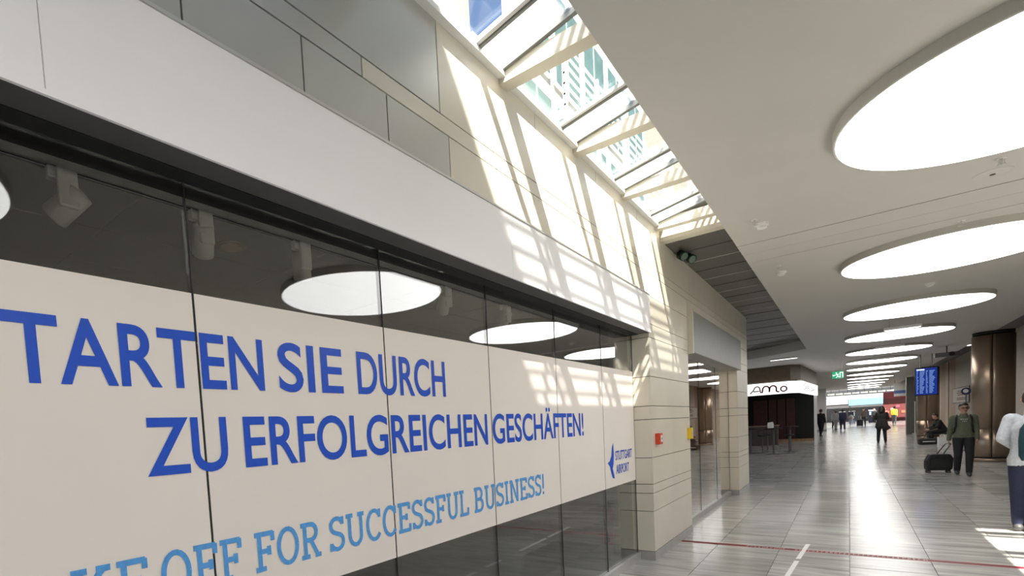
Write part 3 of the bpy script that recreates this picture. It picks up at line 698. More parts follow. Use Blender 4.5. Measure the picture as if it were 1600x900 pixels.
# bar tables and stools
def bar_table(x, y, lab):
    t = thing('bar_table', lab, 'table', (x, y, 0), 0, 'standing tables in front of the kiosk')
    MB().lathe([(.30,1.08),(.31,1.10),(.31,1.12)], seg=28).build('table_top', M_black, t); MB().lathe([(.035,.03),(.035,1.08)], seg=14).build('leg', M_dark, t)
    MB().lathe([(.24,0),(.24,.02),(.05,.035)], seg=24).build('base', M_dark, t)
bar_table(-3.35, 27.2, 'tall black standing table nearest the wall end at the kiosk')
bar_table(-2.45, 26.6, 'tall black standing table below the kiosk sign lettering'); bar_table(-2.0, 28.4, 'tall black standing table furthest right inside the kiosk')
def stool(x, y, lab):
    t = thing('bar_stool', lab, 'stool', (x, y, 0), 0, 'black bar stools by the kiosk tables')
    MB().lathe([(.17,.74),(.18,.77),(.17,.80)], seg=20).build('seat', M_black, t); MB().lathe([(.025,.03),(.025,.74)], seg=12).build('pole', M_dark, t); MB().lathe([(.2,0),(.2,.02),(.03,.03)], seg=20).build('base', M_dark, t)
    MB().tube([(-.16,.05,.80),(-.14,.15,1.02),(.14,.15,1.02),(.16,.05,.80)], .015).build('backrest', M_black, t)
stool(-2.95, 27.6, 'black bar stool between the two nearer standing tables'); stool(-2.9, 29.0, 'black bar stool furthest back in the kiosk'); stool(-1.95, 27.2, 'black bar stool right of the middle standing table')
t = thing('paper_bag', 'crumpled white paper bag on the standing table below the sign', 'bag', (-2.55, 26.6, 1.1205))
MB().prism([(-.10,-.06),(.09,-.07),(.11,.05),(-.08,.07)], 0, .20).build('bag_body', M_white, t); MB().bar((-.09,0,.2),(.09,0,.23),.05,.06).build('folded_top', M_white, t)
t = thing('magazine_rack', 'tall white magazine rack standing at the right end of the kiosk', 'rack', (-2.0, 43.5, 0))
MB().box(-.32,.32,.0,.25,0,1.9).build('back_panel', M_white, t)
for k in range(6): MB().box(-.32,.32,-.14,-.002,.15+.29*k,.17+.29*k).build('ledge', M_white, t)
for k in range(6):
    for j in range(3):
        m_ = box('magazine', mat('mag_%d' % ((k+j) % 4), [(.25,.03,.03),(.10,.08,.07),(.35,.20,.12),(.05,.05,.07)][(k+j) % 4], .5), -2.29+.2*j, -2.12+.2*j, 43.44, 43.455, .171+.29*k, .171+.29*k+.23)
        tag(m_, f'dark magazine {["left","middle","right"][j]} on the {ORD[k]} ledge from the floor of the white rack', 'magazine', 'magazines on the white rack')
t = thing('strip_light', 'slim white strip light under the ceiling above the kiosk', 'light', (-1.75, 22.6, 3.66))
MB().box(-.40,.40,-.05,.05,-.05,0).build('housing', M_white, t); MB().box(-.38,.38,-.04,.04,-.062,-.051).build('tube_cover', emit('soft_white', (1,1,1), 1.6), t)

# ================================================================== FAR HALL
fh = struct(root('wall_far'), 'far end wall of the terminal hall with shop bands', 'wall')
box('lower_wall', mat('far_dark', (.06,.06,.065), .5), -14, 16, 100, 100.3, 0, 2.6, fh)
box('grey_band', mat('far_band', (.30,.32,.34), .5), -14, 16, 99.9, 100.3, 2.6, 4.6, fh)
box('upper_wall', M_white, -14, 16, 99.95, 100.3, 4.6, 9, fh)
struct(box('wall_far_left', M_white, -14.2, -14, 64, 100, 0, 7), 'white side wall of the far hall on the left', 'wall')
struct(box('wall_far_right', M_beigew, 16, 16.2, 64, 100, 0, 7), 'beige side wall of the far hall on the right', 'wall')
struct(box('wall_kiosk_side', M_white, -9.2, -9.0, 20, 64, 0, 4), 'white wall beyond the kiosk at the far left', 'wall')
fr_ = struct(root('ceiling_far'), 'glazed roof of the far hall with white beams', 'ceiling')
for k in range(10):
    box('roof_beam', M_rail, -14, 16, 65+3.7*k, 65.5+3.7*k, 6.2, 6.7, fr_)
    box('roof_panel', M_ceil, -14, 16, 65.5+3.7*k, 67.2+3.7*k, 6.6, 6.7, fr_)
box('edge_beam', M_white, -14, 16, 64.0, 64.25, 3.66, 6.7, fr_)
t = thing('blue_shop_sign', 'pale blue lit shop sign far at the end of the hall', 'sign', (2.0, 92, 2.3))
MB().box(-2.0,2.0,-.1,.1,0,.8).build('panel', emit('pale_blue_sign', (.35,.60,.75), 1.0), t); MB().box(-2.05,2.05,.1,.15,-.05,.85).build('back_frame', M_dark, t)
for s in (-1.9, 1.9): MB().box(s-.06,s+.06,.15,.25,-2.3,0).build('post', M_dark, t)
t = thing('red_shop', 'dark red lit shop front far at the end of the hall', 'shop', (5.0, 90, 0))
MB().box(-1.6,2.6,0,.3,0,2.9).build('front', mat('red_shop_wall', (.10,.02,.02), .5), t); MB().box(-1.6,2.6,-.15,-.01,2.9,3.7).build('sign_board', mat('red_board', (.16,.02,.03), .5), t)
for k in range(8): MB().box(-1.4+.5*k,-1.05+.5*k,-.04,-.005,1.0+.35*(k%3),1.3+.35*(k%3)).build('goods_panel', mat('goods_far_%d' % (k%3), [(.45,.10,.05),(.5,.35,.2),(.25,.05,.08)][k%3], .5), t)
for k in range(9):
    t = thing('warm_downlight', f'warm bar light hanging far down the hall, {ORD[k]} from the left', 'light', (-1.6+.75*k, 80.05, 3.62), 0, 'warm bar lights far down the hall')
    MB().box(-.30,.30,-.06,.06,0,.10).build('cover', emit('warm_bar', (1,.88,.66), 2.2), t); MB().box(-.02,.02,-.02,.02,.10,2.58).build('hanger', M_dark, t)
t = thing('white_pillar', 'white square pillar far left beyond the kiosk', 'pillar', (-1.85, 58, 0))
MB().box(-.35,.35,-.35,.35,.12,3.655).build('shaft', M_white, t); MB().box(-.37,.37,-.37,.37,0,.12).build('plinth', M_grey, t)
t = thing('hanging_banner', 'white hanging sign with blue stripe left of the dark pillar', 'sign', (3.0, 52, 2.5))
MB().box(-.45,.45,-.02,.02,0,.95).build('sheet', M_white, t); MB().box(-.45,.45,-.024,-.021,.2,.42).build('stripe', mat('stripe_blue', (.12,.22,.5), .5), t)
for s in (-.4, .4): MB().box(s-.01,s+.01,-.01,.01,.95,1.155).build('hanger', M_dark, t)
t = thing('hall_arch', 'white curved bulkhead hanging far left in the hall', 'bulkhead', (-2.2, 62, 2.7))
MB().tube([(-1.2,0,.3),(-.4,0,.55),(.2,0,.4),(.5,0,0)], .22, 12).build('curved_rail', M_white, t, True); MB().box(-1.1,-1.0,-.05,.05,.4,.95).build('hanger', M_dark, t); MB().box(.1,.2,-.05,.05,.5,.955).build('hanger', M_dark, t)
for k, x in enumerate((-.6, .3, 2.2)):
    t = thing('ticket_kiosk', f'dark self-service kiosk far down the hall, {ORD[k]} from the left', 'kiosk', (x, 82+2*k, 0), 0, 'self-service kiosks far down the hall')
    MB().box(-.3,.3,-.25,.25,0,1.5).build('body', mat('kiosk_navy', (.03,.035,.07), .4), t); MB().box(-.25,.25,-.27,-.251,.95,1.4).build('screen', emit('kiosk_screen', (.5,.6,.75), .8), t); MB().box(-.32,.32,-.27,.27,1.5,1.58).build('cap', M_white, t)

# ================================================================== FLOOR MARKINGS
tp = thing('red_floor_tape', 'thin dark red floor tape with pale print running across the concourse', 'tape', (0, 7.80, .0003))
MB().box(-1.796, 2.9, -.050, .050, 0, .0012).build('strip', M_tape, tp)
MB().box(-1.796, 2.9, -.058, -.050, 0, .0012).box(-1.796, 2.9, .050, .058, 0, .0012).build('edge_line', mat('tape_edge', (.62,.30,.30), .5), tp)
pr = MB(); x = -1.02
while x < .62:
    if not (-.62 < x < -.55):
        wd = random.choice((.014,.022,.03)); z0 = random.choice((-.018, -.012))
        pr.box(x, x+.008, -.032, .032, .0013, .0016).box(x, x+wd, z0+.030, z0+.045, .0013, .0016)
        if random.random() < .5: pr.box(x+wd-.006, x+wd, -.032, .022, .0013, .0016)
    x += .042
o = pr.build('tape_print', mat('tape_print', (.62,.48,.46), .5), tp); o['kind'] = 'stuff'
for k, (ya, yb, xa, xb) in enumerate(((7.30, 8.2, -.46, -.41), (6.3, 7.22, -.51, -.465), (5.35, 5.75, -.56, -.54), (4.3, 5.1, -.61, -.57))):
    t = thing('white_tape_dash', ['white tape dash crossing the red floor tape', 'white tape dash in front of the dark floor joint', 'short white tape dash seen mirrored in the glass', 'white tape dash nearest the viewpoint'][k], 'tape', (0, 0, .0017 if k == 0 else .0003), 0, 'white tape dashes on the floor')
    MB().prism([(xa-.02, ya), (xa+.025, ya+.02), (xb+.025, yb), (xb-.02, yb-.01)], 0, .0008).build('strip', M_tapew, t)

# ================================================================== PEOPLE
def capsule(mb, p0, r0, p1, r1, seg=12):
    p0 = Vector(p0); p1 = Vector(p1); d = p1-p0; L = d.length
    if L < 1e-5: d = Vector((0,0,1)); L = 1e-5
    d = d/L if L > 1e-4 else Vector((0,0,1))
    pts = []; rs = []
    for a in (-88,-60,-30,0):
        pts.append(p0+d*r0*math.sin(math.radians(a))); rs.append(max(r0*math.cos(math.radians(a)), .001))
    for a in (0,30,60,88):
        pts.append(p1+d*r1*math.sin(math.radians(a))); rs.append(max(r1*math.cos(math.radians(a)), .001))
    ref = Vector((0,0,1)) if abs(d.z) < .9 else Vector((1,0,0)); a_ = d.cross(ref).normalized(); u_ = a_.cross(d).normalized(); b = len(mb.v)
    for p, r in zip(pts, rs):
        for k in range(seg):
            t = 2*math.pi*k/seg; mb.v.append(tuple(p+(a_*math.cos(t)+u_*math.sin(t))*r))
    n = len(pts)
    for i in range(n-1):
        for k in range(seg):
            k2 = (k+1) % seg; mb.f.append((b+i*seg+k, b+i*seg+k2, b+(i+1)*seg+k2, b+(i+1)*seg+k))
    mb.f.append(tuple(b+k for k in reversed(range(seg)))); mb.f.append(tuple(b+(n-1)*seg+k for k in range(seg)))
M_skin = mat('skin', (.50,.29,.21), .5, var=.05); M_hair = mat('dark_hair', (.02,.014,.011), .55, var=.2, scale=50)
def person(label, loc, rz, h=1.75, joints=None, top=(.05,.05,.05), bottom=(.02,.02,.025), shoe=(.02,.02,.02), hair=(.02,.014,.011), voxel=.011, coat=0.0,
           long_hair=False, glasses=False, topname='sweater', group=None, bulk=1.0, skirt=0, hem=.93):
    """figure facing local -Y; joints may override any joint position (metres for a 1.75 m figure)"""
    s = h/1.75
    J = dict(pelvis=(0,0,.95), waist=(0,0,1.10), chest=(0,.0,1.30), neck0=(0,.01,1.46), neck1=(0,0,1.53), head=(0,-.02,1.625),
             shL=(.175,.01,1.41), elL=(.21,.03,1.13), wrL=(.215,-.04,.88), shR=(-.175,.01,1.41), elR=(-.21,.03,1.13), wrR=(-.215,-.04,.88),
             hipL=(.09,0,.91), knL=(.10,-.02,.50), anL=(.10,.03,.085), hipR=(-.09,0,.91), knR=(-.10,-.02,.50), anR=(-.10,.03,.085), toeL=(0,-1,0), toeR=(0,-1,0), look=(0,-1,0))
    if joints: J.update(joints)
    J = {k: Vector(v) for k, v in J.items()}
    P = []   # (tag, p0, r0, p1, r1)
    def add(tagn, a, ra, b, rb): P.append((tagn, Vector(a), ra, Vector(b), rb))
    side = (J['shL']-J['shR']).normalized(); B = bulk
    hs = (J['hipL']-J['hipR']).normalized()
    for q in (-1, 1):
        add('bottom', J['pelvis']+hs*.065*q, .105*B, J['waist']+hs*.05*q, .10*B)
        add('top', J['waist']+side*.06*q, .100*B, J['chest']+side*.075*q, .108*B)
        add('top', J['chest']+side*.065*q, .100*B, (J['shL'] if q > 0 else J['shR'])-side*.03*q, .058)
    add('top', J['pelvis']+Vector((0,0,.06)), .125*B, J['chest'], .12*B)
    add('top', J['chest'], .10, J['neck0'], .065); add('skin', J['neck0'], .056, J['neck1'], .052)
    hd = J['head']; lk = J['look'].normalized(); hu = (hd-J['neck1']).normalized(); hr = lk.cross(hu).normalized()
    add('skin', J['neck1'], .052, hd-hu*.03, .06)
    add('skin', hd-hu*.055+lk*.028, .055, hd+hu*.0+lk*.02, .072); add('skin', hd+hu*.03, .083, hd+hu*.035-lk*.015, .085)
    add('skin', hd+lk*.09-hu*.01, .012, hd+lk*.112-hu*.03, .015)                       # nose
    add('skin', hd+lk*.072-hu*.085, .02, hd+lk*.075-hu*.082, .02)                         # chin
    for q in (-1, 1): add('skin', hd+hr*.082*q-hu*.02, .012, hd+hr*.088*q+hu*.015-lk*.008, .016)   # ears
    add('hair', hd+hu*.062-lk*.020, .080, hd+hu*.02-lk*.050, .078)
    if long_hair:
        add('hair', hd-lk*.05, .085, hd-lk*.07-hu*.13, .075)
        for q in (-1, 1): add('hair', hd+hr*.06*q, .06, hd+hr*.075*q-hu*.12-lk*.02, .05)
    for S in ('L', 'R'):
        q = 1 if S == 'L' else -1
        add('arm', J['sh'+S], .056*B, J['el'+S], .044*B); add('arm', J['el'+S], .044*B, J['wr'+S], .034)
        fd = (J['wr'+S]-J['el'+S]).normalized(); wr = J['wr'+S]
        pn = side*q; sd = fd.cross(pn).normalized()                                   # palm faces the thigh; fingers fan along sd
        add('skin', wr+fd*.01, .026, wr+fd*.03, .027)
        for i in range(4):
            o_ = sd*(.030-.020*i); base = wr+fd*.085+o_; ln = (.036,.042,.040,.030)[i]
            add('skin', wr+fd*.03+o_*.7, .014, base, .012)
            k1 = base+fd*ln-pn*.008; add('skin', base, .0105, k1, .0095); add('skin', k1, .0095, k1+fd*ln*.6-pn*.022, .008)
        tb = wr+fd*.035+sd*.030; t1 = tb+fd*.035+sd*.022-pn*.012; add('skin', tb, .013, t1, .011); add('skin', t1, .011, t1+fd*.03-pn*.008, .009)
        add('bottom', J['hip'+S], .098*B, J['kn'+S], .068*B); add('bottom', J['kn'+S], .068*B, J['an'+S]+Vector((0,0,.02)), .052)
        tdir = J['toe'+S].normalized(); an = J['an'+S]
        add('shoe', an+Vector((0,0,-.03)), .045, an+tdir*.10+Vector((0,0,-.045)), .040); add('shoe', an-tdir*.045+Vector((0,0,-.04)), .042, an+tdir*.16+Vector((0,0,-.052)), .032)
    if coat:
        for q in (-1, 1):
            add('top', J['waist']+hs*.06*q, .12, J['pelvis']+hs*.10*q+Vector((0,.02,-coat)), .14)
    if skirt:
        add('top', J['pelvis'], .12, J['pelvis']+Vector((-.28,.06,-.24)), .045); add('top', J['pelvis']+Vector((0,0,-.1)), .12, J['pelvis']+Vector((-.20,.05,-.30)), .05)
    mb = MB()
    for tg, a, ra, b, rb in P: capsule(mb, a*s, ra*s, b*s, rb*s)
    me = mb.mesh('body'); o = bpy.data.objects.new('tmp', me); C.objects.link(o)
    md = o.modifiers.new('r', 'REMESH'); md.mode = 'VOXEL'; md.voxel_size = voxel; md.use_smooth_shade = True
    sm = o.modifiers.new('s', 'SMOOTH'); sm.factor = .5; sm.iterations = 3 if voxel < .012 else 1
    dg = bpy.context.evaluated_depsgraph_get(); bme = bpy.data.meshes.new_from_object(o.evaluated_get(dg)); bpy.data.objects.remove(o); bpy.data.meshes.remove(me)
    t = thing('person', label, 'person', loc, rz, group)
    body = link('body', bme, M_skin, t, True)
    nv = len(bme.vertices); co = np.empty(nv*3); bme.vertices.foreach_get('co', co); co = co.reshape(-1,3)
    no = np.empty(nv*3); bme.vertices.foreach_get('normal', no); no = no.reshape(-1,3)
    best = np.full(nv, 9.); who = np.zeros(nv, int); tags = sorted(set(p[0] for p in P))
    for tg, a, ra, b, rb in P:
        a = np.array(a)*s; b = np.array(b)*s; ab = b-a; L2 = max(ab@ab, 1e-9)
        tt = np.clip((co-a)@ab/L2, 0, 1); d = np.linalg.norm(co-(a+tt[:,None]*ab), axis=1)-(ra+(rb-ra)*tt)*s
        if tg == 'hair': d = d-.004
        mk = d < best; best[mk] = d[mk]; who[mk] = tags.index(tg)
    it, ib = tags.index('top'), tags.index('bottom')
    if hem:
        z_ = co[:,2]; tor = (who == it) | (who == ib)
        who[tor & (z_ >= hem*s)] = it; who[tor & (z_ < hem*s)] = ib
    who[who == tags.index('arm')] = it
    faces = [tuple(p.vertices) for p in bme.polygons]
    key = '%02d' % (len(MATS)); mats = {'top': mat('cloth_top_'+key, top, .8, var=.15, scale=30), 'bottom': mat('cloth_bottom_'+key, bottom, .8, var=.15, scale=30), 'shoe': mat('shoe_'+key, shoe, .5), 'hair': mat('hair_'+key, hair, .55, var=.2, scale=60)}
    names = {'top': topname, 'bottom': 'trousers', 'shoe': 'shoe', 'hair': 'hair'}; off = {'top': .010, 'bottom': .007, 'shoe': .006, 'hair': .007}
    for tg in ('top', 'bottom', 'shoe', 'hair'):
        if tg not in tags: continue
        ti = tags.index(tg); sel = [f for f in faces if sum(who[i] == ti for i in f) >= len(f)/2]
        groups = [sel]
        if tg == 'shoe':
            aL, aR = np.array(J['anL'])*s, np.array(J['anR'])*s
            isL = lambda f: np.linalg.norm(co[f[0]]-aL) < np.linalg.norm(co[f[0]]-aR)
            groups = [[f for f in sel if isL(f)], [f for f in sel if not isL(f)]]
        for gsel in groups:
            if not gsel: continue
            idx = sorted(set(i for f in gsel for i in f)); mp = {i: k for k, i in enumerate(idx)}
            outer = [tuple(co[i]+no[i]*off[tg]) for i in idx]
            cm = bpy.data.meshes.new(names[tg]); cm.from_pydata(outer, [], [tuple(mp[i] for i in f) for f in gsel]); cm.update()
            link(names[tg], cm, mats[tg], t, True)
    if voxel < .013:
        eye = MB(); mo = MB()
        for q in (-1, 1): capsule(eye, (hd+lk*.083+hr*.031*q+hu*.012)*s, .011*s, (hd+lk*.085+hr*.031*q+hu*.012)*s, .011*s, 8)
        eye.build('eyes', M_black, t, True)
        capsule(mo, (hd+lk*.090-hr*.022-hu*.056)*s, .006*s, (hd+lk*.090+hr*.022-hu*.056)*s, .006*s, 8); mo.build('mouth', mat('lips', (.35,.13,.11), .5), t, True)
    if glasses:
        g = MB()
        for q in (-1, 1):
            c = hd+lk*.104+hr*.036*q+hu*.012
            g.tube([(c+(hr*math.cos(a)*.030+hu*math.sin(a)*.022))*s for a in [2*math.pi*k/12 for k in range(13)]], .0045*s, 6)
            g.tube([(c+hr*.030*q)*s, (hd+hr*.092*q+hu*.015)*s], .004*s, 6)
        g.tube([(hd+lk*.108-hr*.01+hu*.014)*s, (hd+lk*.108+hr*.01+hu*.014)*s], .004*s, 6); g.build('glasses', M_black, t)
    return t
def backpack(name, label, loc, rz, s, col, straps=True, front=False):
    # sits at the figure's back: local +Y is away from the back
    t = thing(name, label, 'backpack', loc, rz); m = mat('pack_%.2f_%.2f' % (col[0], col[2]), col, .75, var=.15, scale=20)
    mb = MB()
    prof = [(.13,.09,.0),(.155,.12,.06),(.16,.125,.25),(.15,.115,.40),(.11,.08,.48),(.04,.03,.50)]; n = 20
    for rx, ry, z in prof:
        for k in range(n):
            a = 2*math.pi*k/n; ca, sa = math.cos(a), math.sin(a); e = .55
            mb.v.append((rx*math.copysign(abs(ca)**e, ca)*s, (.06+ry*math.copysign(abs(sa)**e, sa)*.8)*s, z*s))
    for i in range(len(prof)-1):
        for k in range(n): mb.f.append((i*n+k, i*n+(k+1)%n, (i+1)*n+(k+1)%n, (i+1)*n+k))
    mb.f.append(tuple(reversed(range(n)))); mb.f.append(tuple((len(prof)-1)*n+k for k in range(n)))
    mb.build('pack_body', m, t, True)
    bev(MB().box(-.11*s,.11*s,.145*s,.185*s,.05*s,.22*s).build('front_pocket', m, t), .02*s)
    MB().box(-.10*s,.10*s,.186*s,.190*s,.19*s,.20*s).build('zip', mat('zip_grey', (.4,.4,.4), .4), t)
    MB().tube([(-.03*s,.02*s,.49*s),(-.03*s,.02*s,.54*s),(.03*s,.02*s,.54*s),(.03*s,.02*s,.49*s)], .008*s).build('grab_handle', m, t)
    if straps:
        for q in (-1, 1):
            MB().tube([(.10*q*s,-.03*s,.44*s),(.115*q*s,-.13*s,.50*s),(.13*q*s,-.265*s,.42*s),(.135*q*s,-.285*s,.25*s),(.16*q*s,-.20*s,.10*s),(.165*q*s,-.03*s,.04*s)], .020*s, 8).build('strap', m, t, True)
    return t

# man with suitcase, walking towards the viewpoint
MAN = (2.05, 17.5, 0); MRZ = math.radians(-4)
person('man in green sweater and glasses walking with a black suitcase', MAN, MRZ, 1.69,
       dict(knL=(.10,-.10,.51), anL=(.09,-.12,.09), knR=(-.09,-.02,.50), anR=(-.10,.12,.11), elR=(-.22,.05,1.13), wrR=(-.245,.05,.88), elL=(.215,.02,1.13), wrL=(.22,-.05,.89), look=(.25,-1,0)),
       top=(.10,.112,.072), bottom=(.012,.012,.014), shoe=(.05,.05,.05), glasses=True, voxel=.009)
c, sn = math.cos(MRZ), math.sin(MRZ)
bp_ = backpack('backpack', 'black backpack on the back of the man in the green sweater', (MAN[0]-sn*.13, MAN[1]+c*.14, .93), MRZ, .97, (.012,.012,.014))
M_print = mat('sweater_print', (.30,.32,.27), .8)
man_obj = [o for o in C.objects if o.get('label', '').startswith('man in green sweater')][0]
sw = [o for o in man_obj.children if o.name.startswith('sweater')][0]
pm = MB()
for xa, za, w_p, h_p in ((-.055,1.30,.022,.035),(-.025,1.305,.022,.03),(.008,1.30,.02,.035),(.036,1.305,.022,.03),(-.03,1.262,.02,.025),(.0,1.255,.02,.03),(.025,1.262,.018,.025)): pm.box(xa, xa+w_p, -.150, -.105, za, za+h_p)
po = pm.build('chest_print', M_print, sw)
# suitcase
sc_ = thing('suitcase', 'black wheeled suitcase pulled by the man in the green sweater', 'suitcase', (1.70, 18.15, 0), math.radians(8))
mb = MB(); prof = [(-.225,.07),(-.245,.13),(-.245,.30),(-.17,.475),(.19,.475),(.245,.36),(.23,.13),(.20,.07)]
n = len(prof)
for yv in (-.13, .13):
    for x, z in prof: mb.v.append((x, yv, z))
mb.f += [tuple(range(n)), tuple(reversed(range(n, 2*n)))]
for k in range(n): mb.f.append((k, (k+1)%n, n+(k+1)%n, n+k))
bev(mb.build('case_body', mat('case_black', (.01,.01,.011), .6, var=.2), sc_), .03, 3)
MB().box(-.17,.17,-.155,-.128,.13,.36).build('front_pocket', mat('case_black2', (.013,.013,.014), .65), sc_)
for x in (-.19, .17):
    for yv in (-.09, .09): MB().lathe([(.035,-.014),(.035,.014)], (x, yv, .035), 16, 'y').build('wheel', M_dark, sc_)
    MB().box(x-.02,x+.02,-.11,.11,.05,.08).build('wheel_housing', M_black, sc_)
MB().tube([(-.04,.0,.46),(-.03,-.58,.735),(-.015,-.605,.757),(.055,-.605,.757),(.07,-.58,.735),(.08,.0,.46)], .011, 8).build('pull_handle', M_dark, sc_, True)
# person cut by the right edge, seen from behind
BP = (1.765, 9.98, 0); BRZ = math.radians(172)
person('person in pale grey top and navy trousers walking away at the right edge', BP, BRZ, 1.80, dict(knL=(.10,-.06,.51), anL=(.10,-.05,.09), knR=(-.10,.02,.5), anR=(-.10,.12,.10), elR=(-.245,.06,1.17), wrR=(-.15,-.15,1.06), elL=(.245,.06,1.17), wrL=(.15,-.15,1.06)),
       top=(.50,.53,.58), bottom=(.012,.016,.045), shoe=(.05,.05,.05), voxel=.010, topname='jumper', bulk=1.08, hem=.84)
backpack('backpack', 'dark teal backpack worn by the person at the right edge', (BP[0]+.02, BP[1]-.13, .93), BRZ, .98, (.008,.045,.06))
# woman in dark coat in the middle distance
person('woman in dark flared coat standing with her back turned in the middle distance', (1.24, 34.2, 0), math.radians(170), 1.78, dict(knL=(.12,-.02,.5), anL=(.13,.02,.085), knR=(-.10,-.03,.5), anR=(-.13,.0,.085), elR=(-.22,-.05,1.16), wrR=(-.12,-.25,1.2), elL=(.24,-.04,1.16), wrL=(.14,-.24,1.2), look=(0,-1,-.3)),
       top=(.018,.017,.018), bottom=(.008,.008,.009), voxel=.016, hem=0, coat=.16, long_hair=True, topname='coat', skirt=1)
person('man in black clothes walking past the end of the kiosk', (-1.46, 45.0, 0), math.radians(150), 1.86, dict(knL=(.11,-.12,.5), anL=(.11,-.14,.09), knR=(-.10,.06,.5), anR=(-.10,.20,.12), elL=(.28,-.02,1.15), wrL=(.33,-.2,.98), elR=(-.26,.06,1.15), wrR=(-.26,-.02,.9)),
       top=(.010,.010,.011), bottom=(.010,.010,.011), voxel=.018, topname='jacket', bulk=1.15)
# seated traveller behind the man, on a bench
bn = thing('bench', 'low dark bench behind the man under the seated traveller', 'bench', (3.15, 32.6, 0))
bev(MB().box(-.55,.55,-.22,.22,.38,.45).build('seat', mat('bench_seat', (.05,.045,.045), .5), bn), .015)
for q in (-.45, .45): MB().box(q-.03,q+.03,-.2,.2,0,.38).build('leg', M_dark, bn)
person('seated traveller in black leaning forward on a low bench behind the man', (3.20, 32.55, -.46), math.radians(-75), 1.72,
       dict(pelvis=(0,0,1.02), waist=(0,-.06,1.17), chest=(0,-.16,1.36), neck0=(0,-.22,1.52), neck1=(0,-.25,1.59), head=(0,-.29,1.68), shL=(.17,-.18,1.46), shR=(-.17,-.18,1.46), elL=(.21,-.28,1.22), elR=(-.21,-.28,1.22), wrL=(.13,-.50,1.12), wrR=(-.13,-.50,1.12),
            hipL=(.09,-.02,1.0), hipR=(-.09,-.02,1.0), knL=(.11,-.44,.97), knR=(-.11,-.44,.97), anL=(.11,-.42,.555), anR=(-.11,-.42,.555), look=(0,-1,-.35)), top=(.012,.011,.012), bottom=(.012,.012,.014), voxel=.014, topname='jacket', hem=0)
t = thing('luggage_bag', 'dark travel bag lying on the floor beside the bench', 'bag', (2.62, 31.6, 0), .2)
bev(MB().box(-.30,.30,-.16,.16,0,.26).build('bag_body', mat('bag_dark', (.02,.018,.018), .7), t), .06, 3); MB().tube([(-.15,0,.26),(-.08,0,.36),(.08,0,.36),(.15,0,.26)], .012).build('handle', M_black, t); MB().box(-.2,.2,-.165,-.16,.12,.15).build('pale_stripe', M_white, t)
t = thing('carrier_bag', 'white carrier bag standing on the floor by the bench', 'bag', (3.02, 31.0, 0), .3)
MB().prism([(-.14,-.07),(.14,-.07),(.14,.07),(-.14,.07)], 0, .34).build('bag_body', M_white, t); MB().tube([(-.07,0,.34),(-.05,0,.44),(.05,0,.44),(.07,0,.34)], .008).build('handle', M_white, t)
# distant figures
far = [(-1.05, 64, 1.75, (.45,.45,.47), (.02,.02,.03), 20, 'distant traveller in pale shirt beside the white pillar'), (-.40, 58, 1.78, (.02,.025,.06), (.02,.02,.05), 190, 'distant traveller in navy dress walking away'),
       (1.15, 70, 1.78, (.10,.07,.06), (.02,.02,.02), 10, 'distant traveller in brown jacket pulling luggage'), (3.55, 72, 1.8, (.50,.33,.02), (.02,.02,.02), 170, 'distant traveller in yellow top near the dark pillar'),
       (2.3, 82, 1.75, (.10,.10,.11), (.03,.03,.03), 0, 'distant traveller in grey at the end of the hall'), (-.9, 60, 1.70, (.40,.40,.42), (.35,.35,.36), 160, 'distant traveller in pale grey clothes beside the navy dress'),
       (2.95, 75, 1.72, (.30,.06,.05), (.03,.03,.05), 15, 'distant traveller in red top before the red shop'), (.2, 76, 1.75, (.03,.03,.035), (.02,.02,.02), 175, 'distant traveller in black in the middle of the hall')]
for i, (x, y, h, tc_, bc_, rz, lab) in enumerate(far):
    person(lab, (x, y, 0), math.radians(rz), h, dict(knL=(.10,-.10,.5), anL=(.10,-.14,.09), knR=(-.10,.05,.5), anR=(-.10,.16,.12)), top=tc_, bottom=bc_, voxel=.024, topname='jacket')
t = thing('trolley_case', 'dark trolley case beside the distant traveller in brown', 'suitcase', (.85, 68.5, 0))
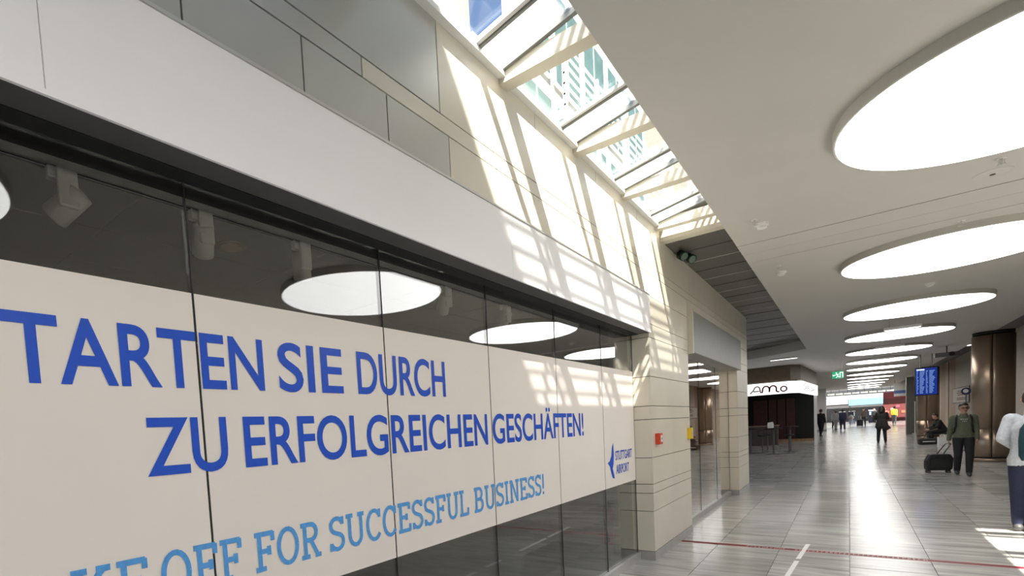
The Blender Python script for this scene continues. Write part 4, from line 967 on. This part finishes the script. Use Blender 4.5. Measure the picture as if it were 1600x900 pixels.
bev(MB().box(-.25,.25,-.15,.15,.06,.70).build('case_body', mat('case_dark2', (.015,.015,.02), .6), t), .04, 3); MB().tube([(-.1,0,.7),(-.1,0,1.0),(.1,0,1.0),(.1,0,.7)], .012).build('pull_handle', M_dark, t)
for q in (-.18, .18): MB().lathe([(.03,-.12),(.03,.12)], (q,0,.03), 12, 'y').build('wheel', M_black, t)

# ================================================================== OUTSIDE, SEEN THROUGH THE SKYLIGHT
ob = thing('outer_building', 'pale rendered building with green windows seen through the skylight', 'building', (-5, 12, 4.25))
def oc(o): o.parent = ob; o.matrix_parent_inverse = Matrix.Translation((5, -12, -4.25)); return o
oc(box('stone_wall', M_extst, -4.72, -4.6, 3.0, 7.45, 4.25, 14)); oc(box('parapet', M_ext, -4.75, -4.55, 7.45, 8.75, 4.25, 8.05))
oc(MB().box(-4.6,-4.45,5.9,6.9,4.25,8.15).build('wall_slab', M_ext))
oc(box('main_wall', M_ext, -4.72, -4.6, 8.75, 40, 4.25, 16))
for r in range(3):
    for k in range(5):
        y0 = 9.0+1.55*k; z0 = 6.4+2.3*r
        w = oc(box('window_frame', M_rail, -4.60, -4.55, y0, y0+1.35, z0, z0+1.9)); pn = MB().box(-4.552,-4.54,y0+.06,y0+.63,z0+.06,z0+1.84).box(-4.552,-4.54,y0+.70,y0+1.29,z0+.06,z0+1.84).build('pane', M_extglass); oc(pn)
for k in range(6): oc(box('stone_pier', M_extst, -4.6, -4.5, 16.6+3.2*k, 18.6+3.2*k, 4.25, 15))
bl = thing('balcony_railing', 'white balcony railing with horizontal bars outside above the skylight', 'railing', (-3.6, 11, 7.0))
for k in range(7): MB().tube([(0,-2.3,.05+.17*k),(0,4.0,.05+.17*k)], .022, 8).build('rail_bar', M_rail, bl)
for k in range(5): MB().box(-.03,.03,-2.3+1.5*k,-2.24+1.5*k,-2.8,1.15).build('post', M_rail, bl)
for k in range(2): MB().box(-.9,-.05,-2.3+3.4*k,-2.2+3.4*k,-.1,0).build('bracket', M_rail, bl)
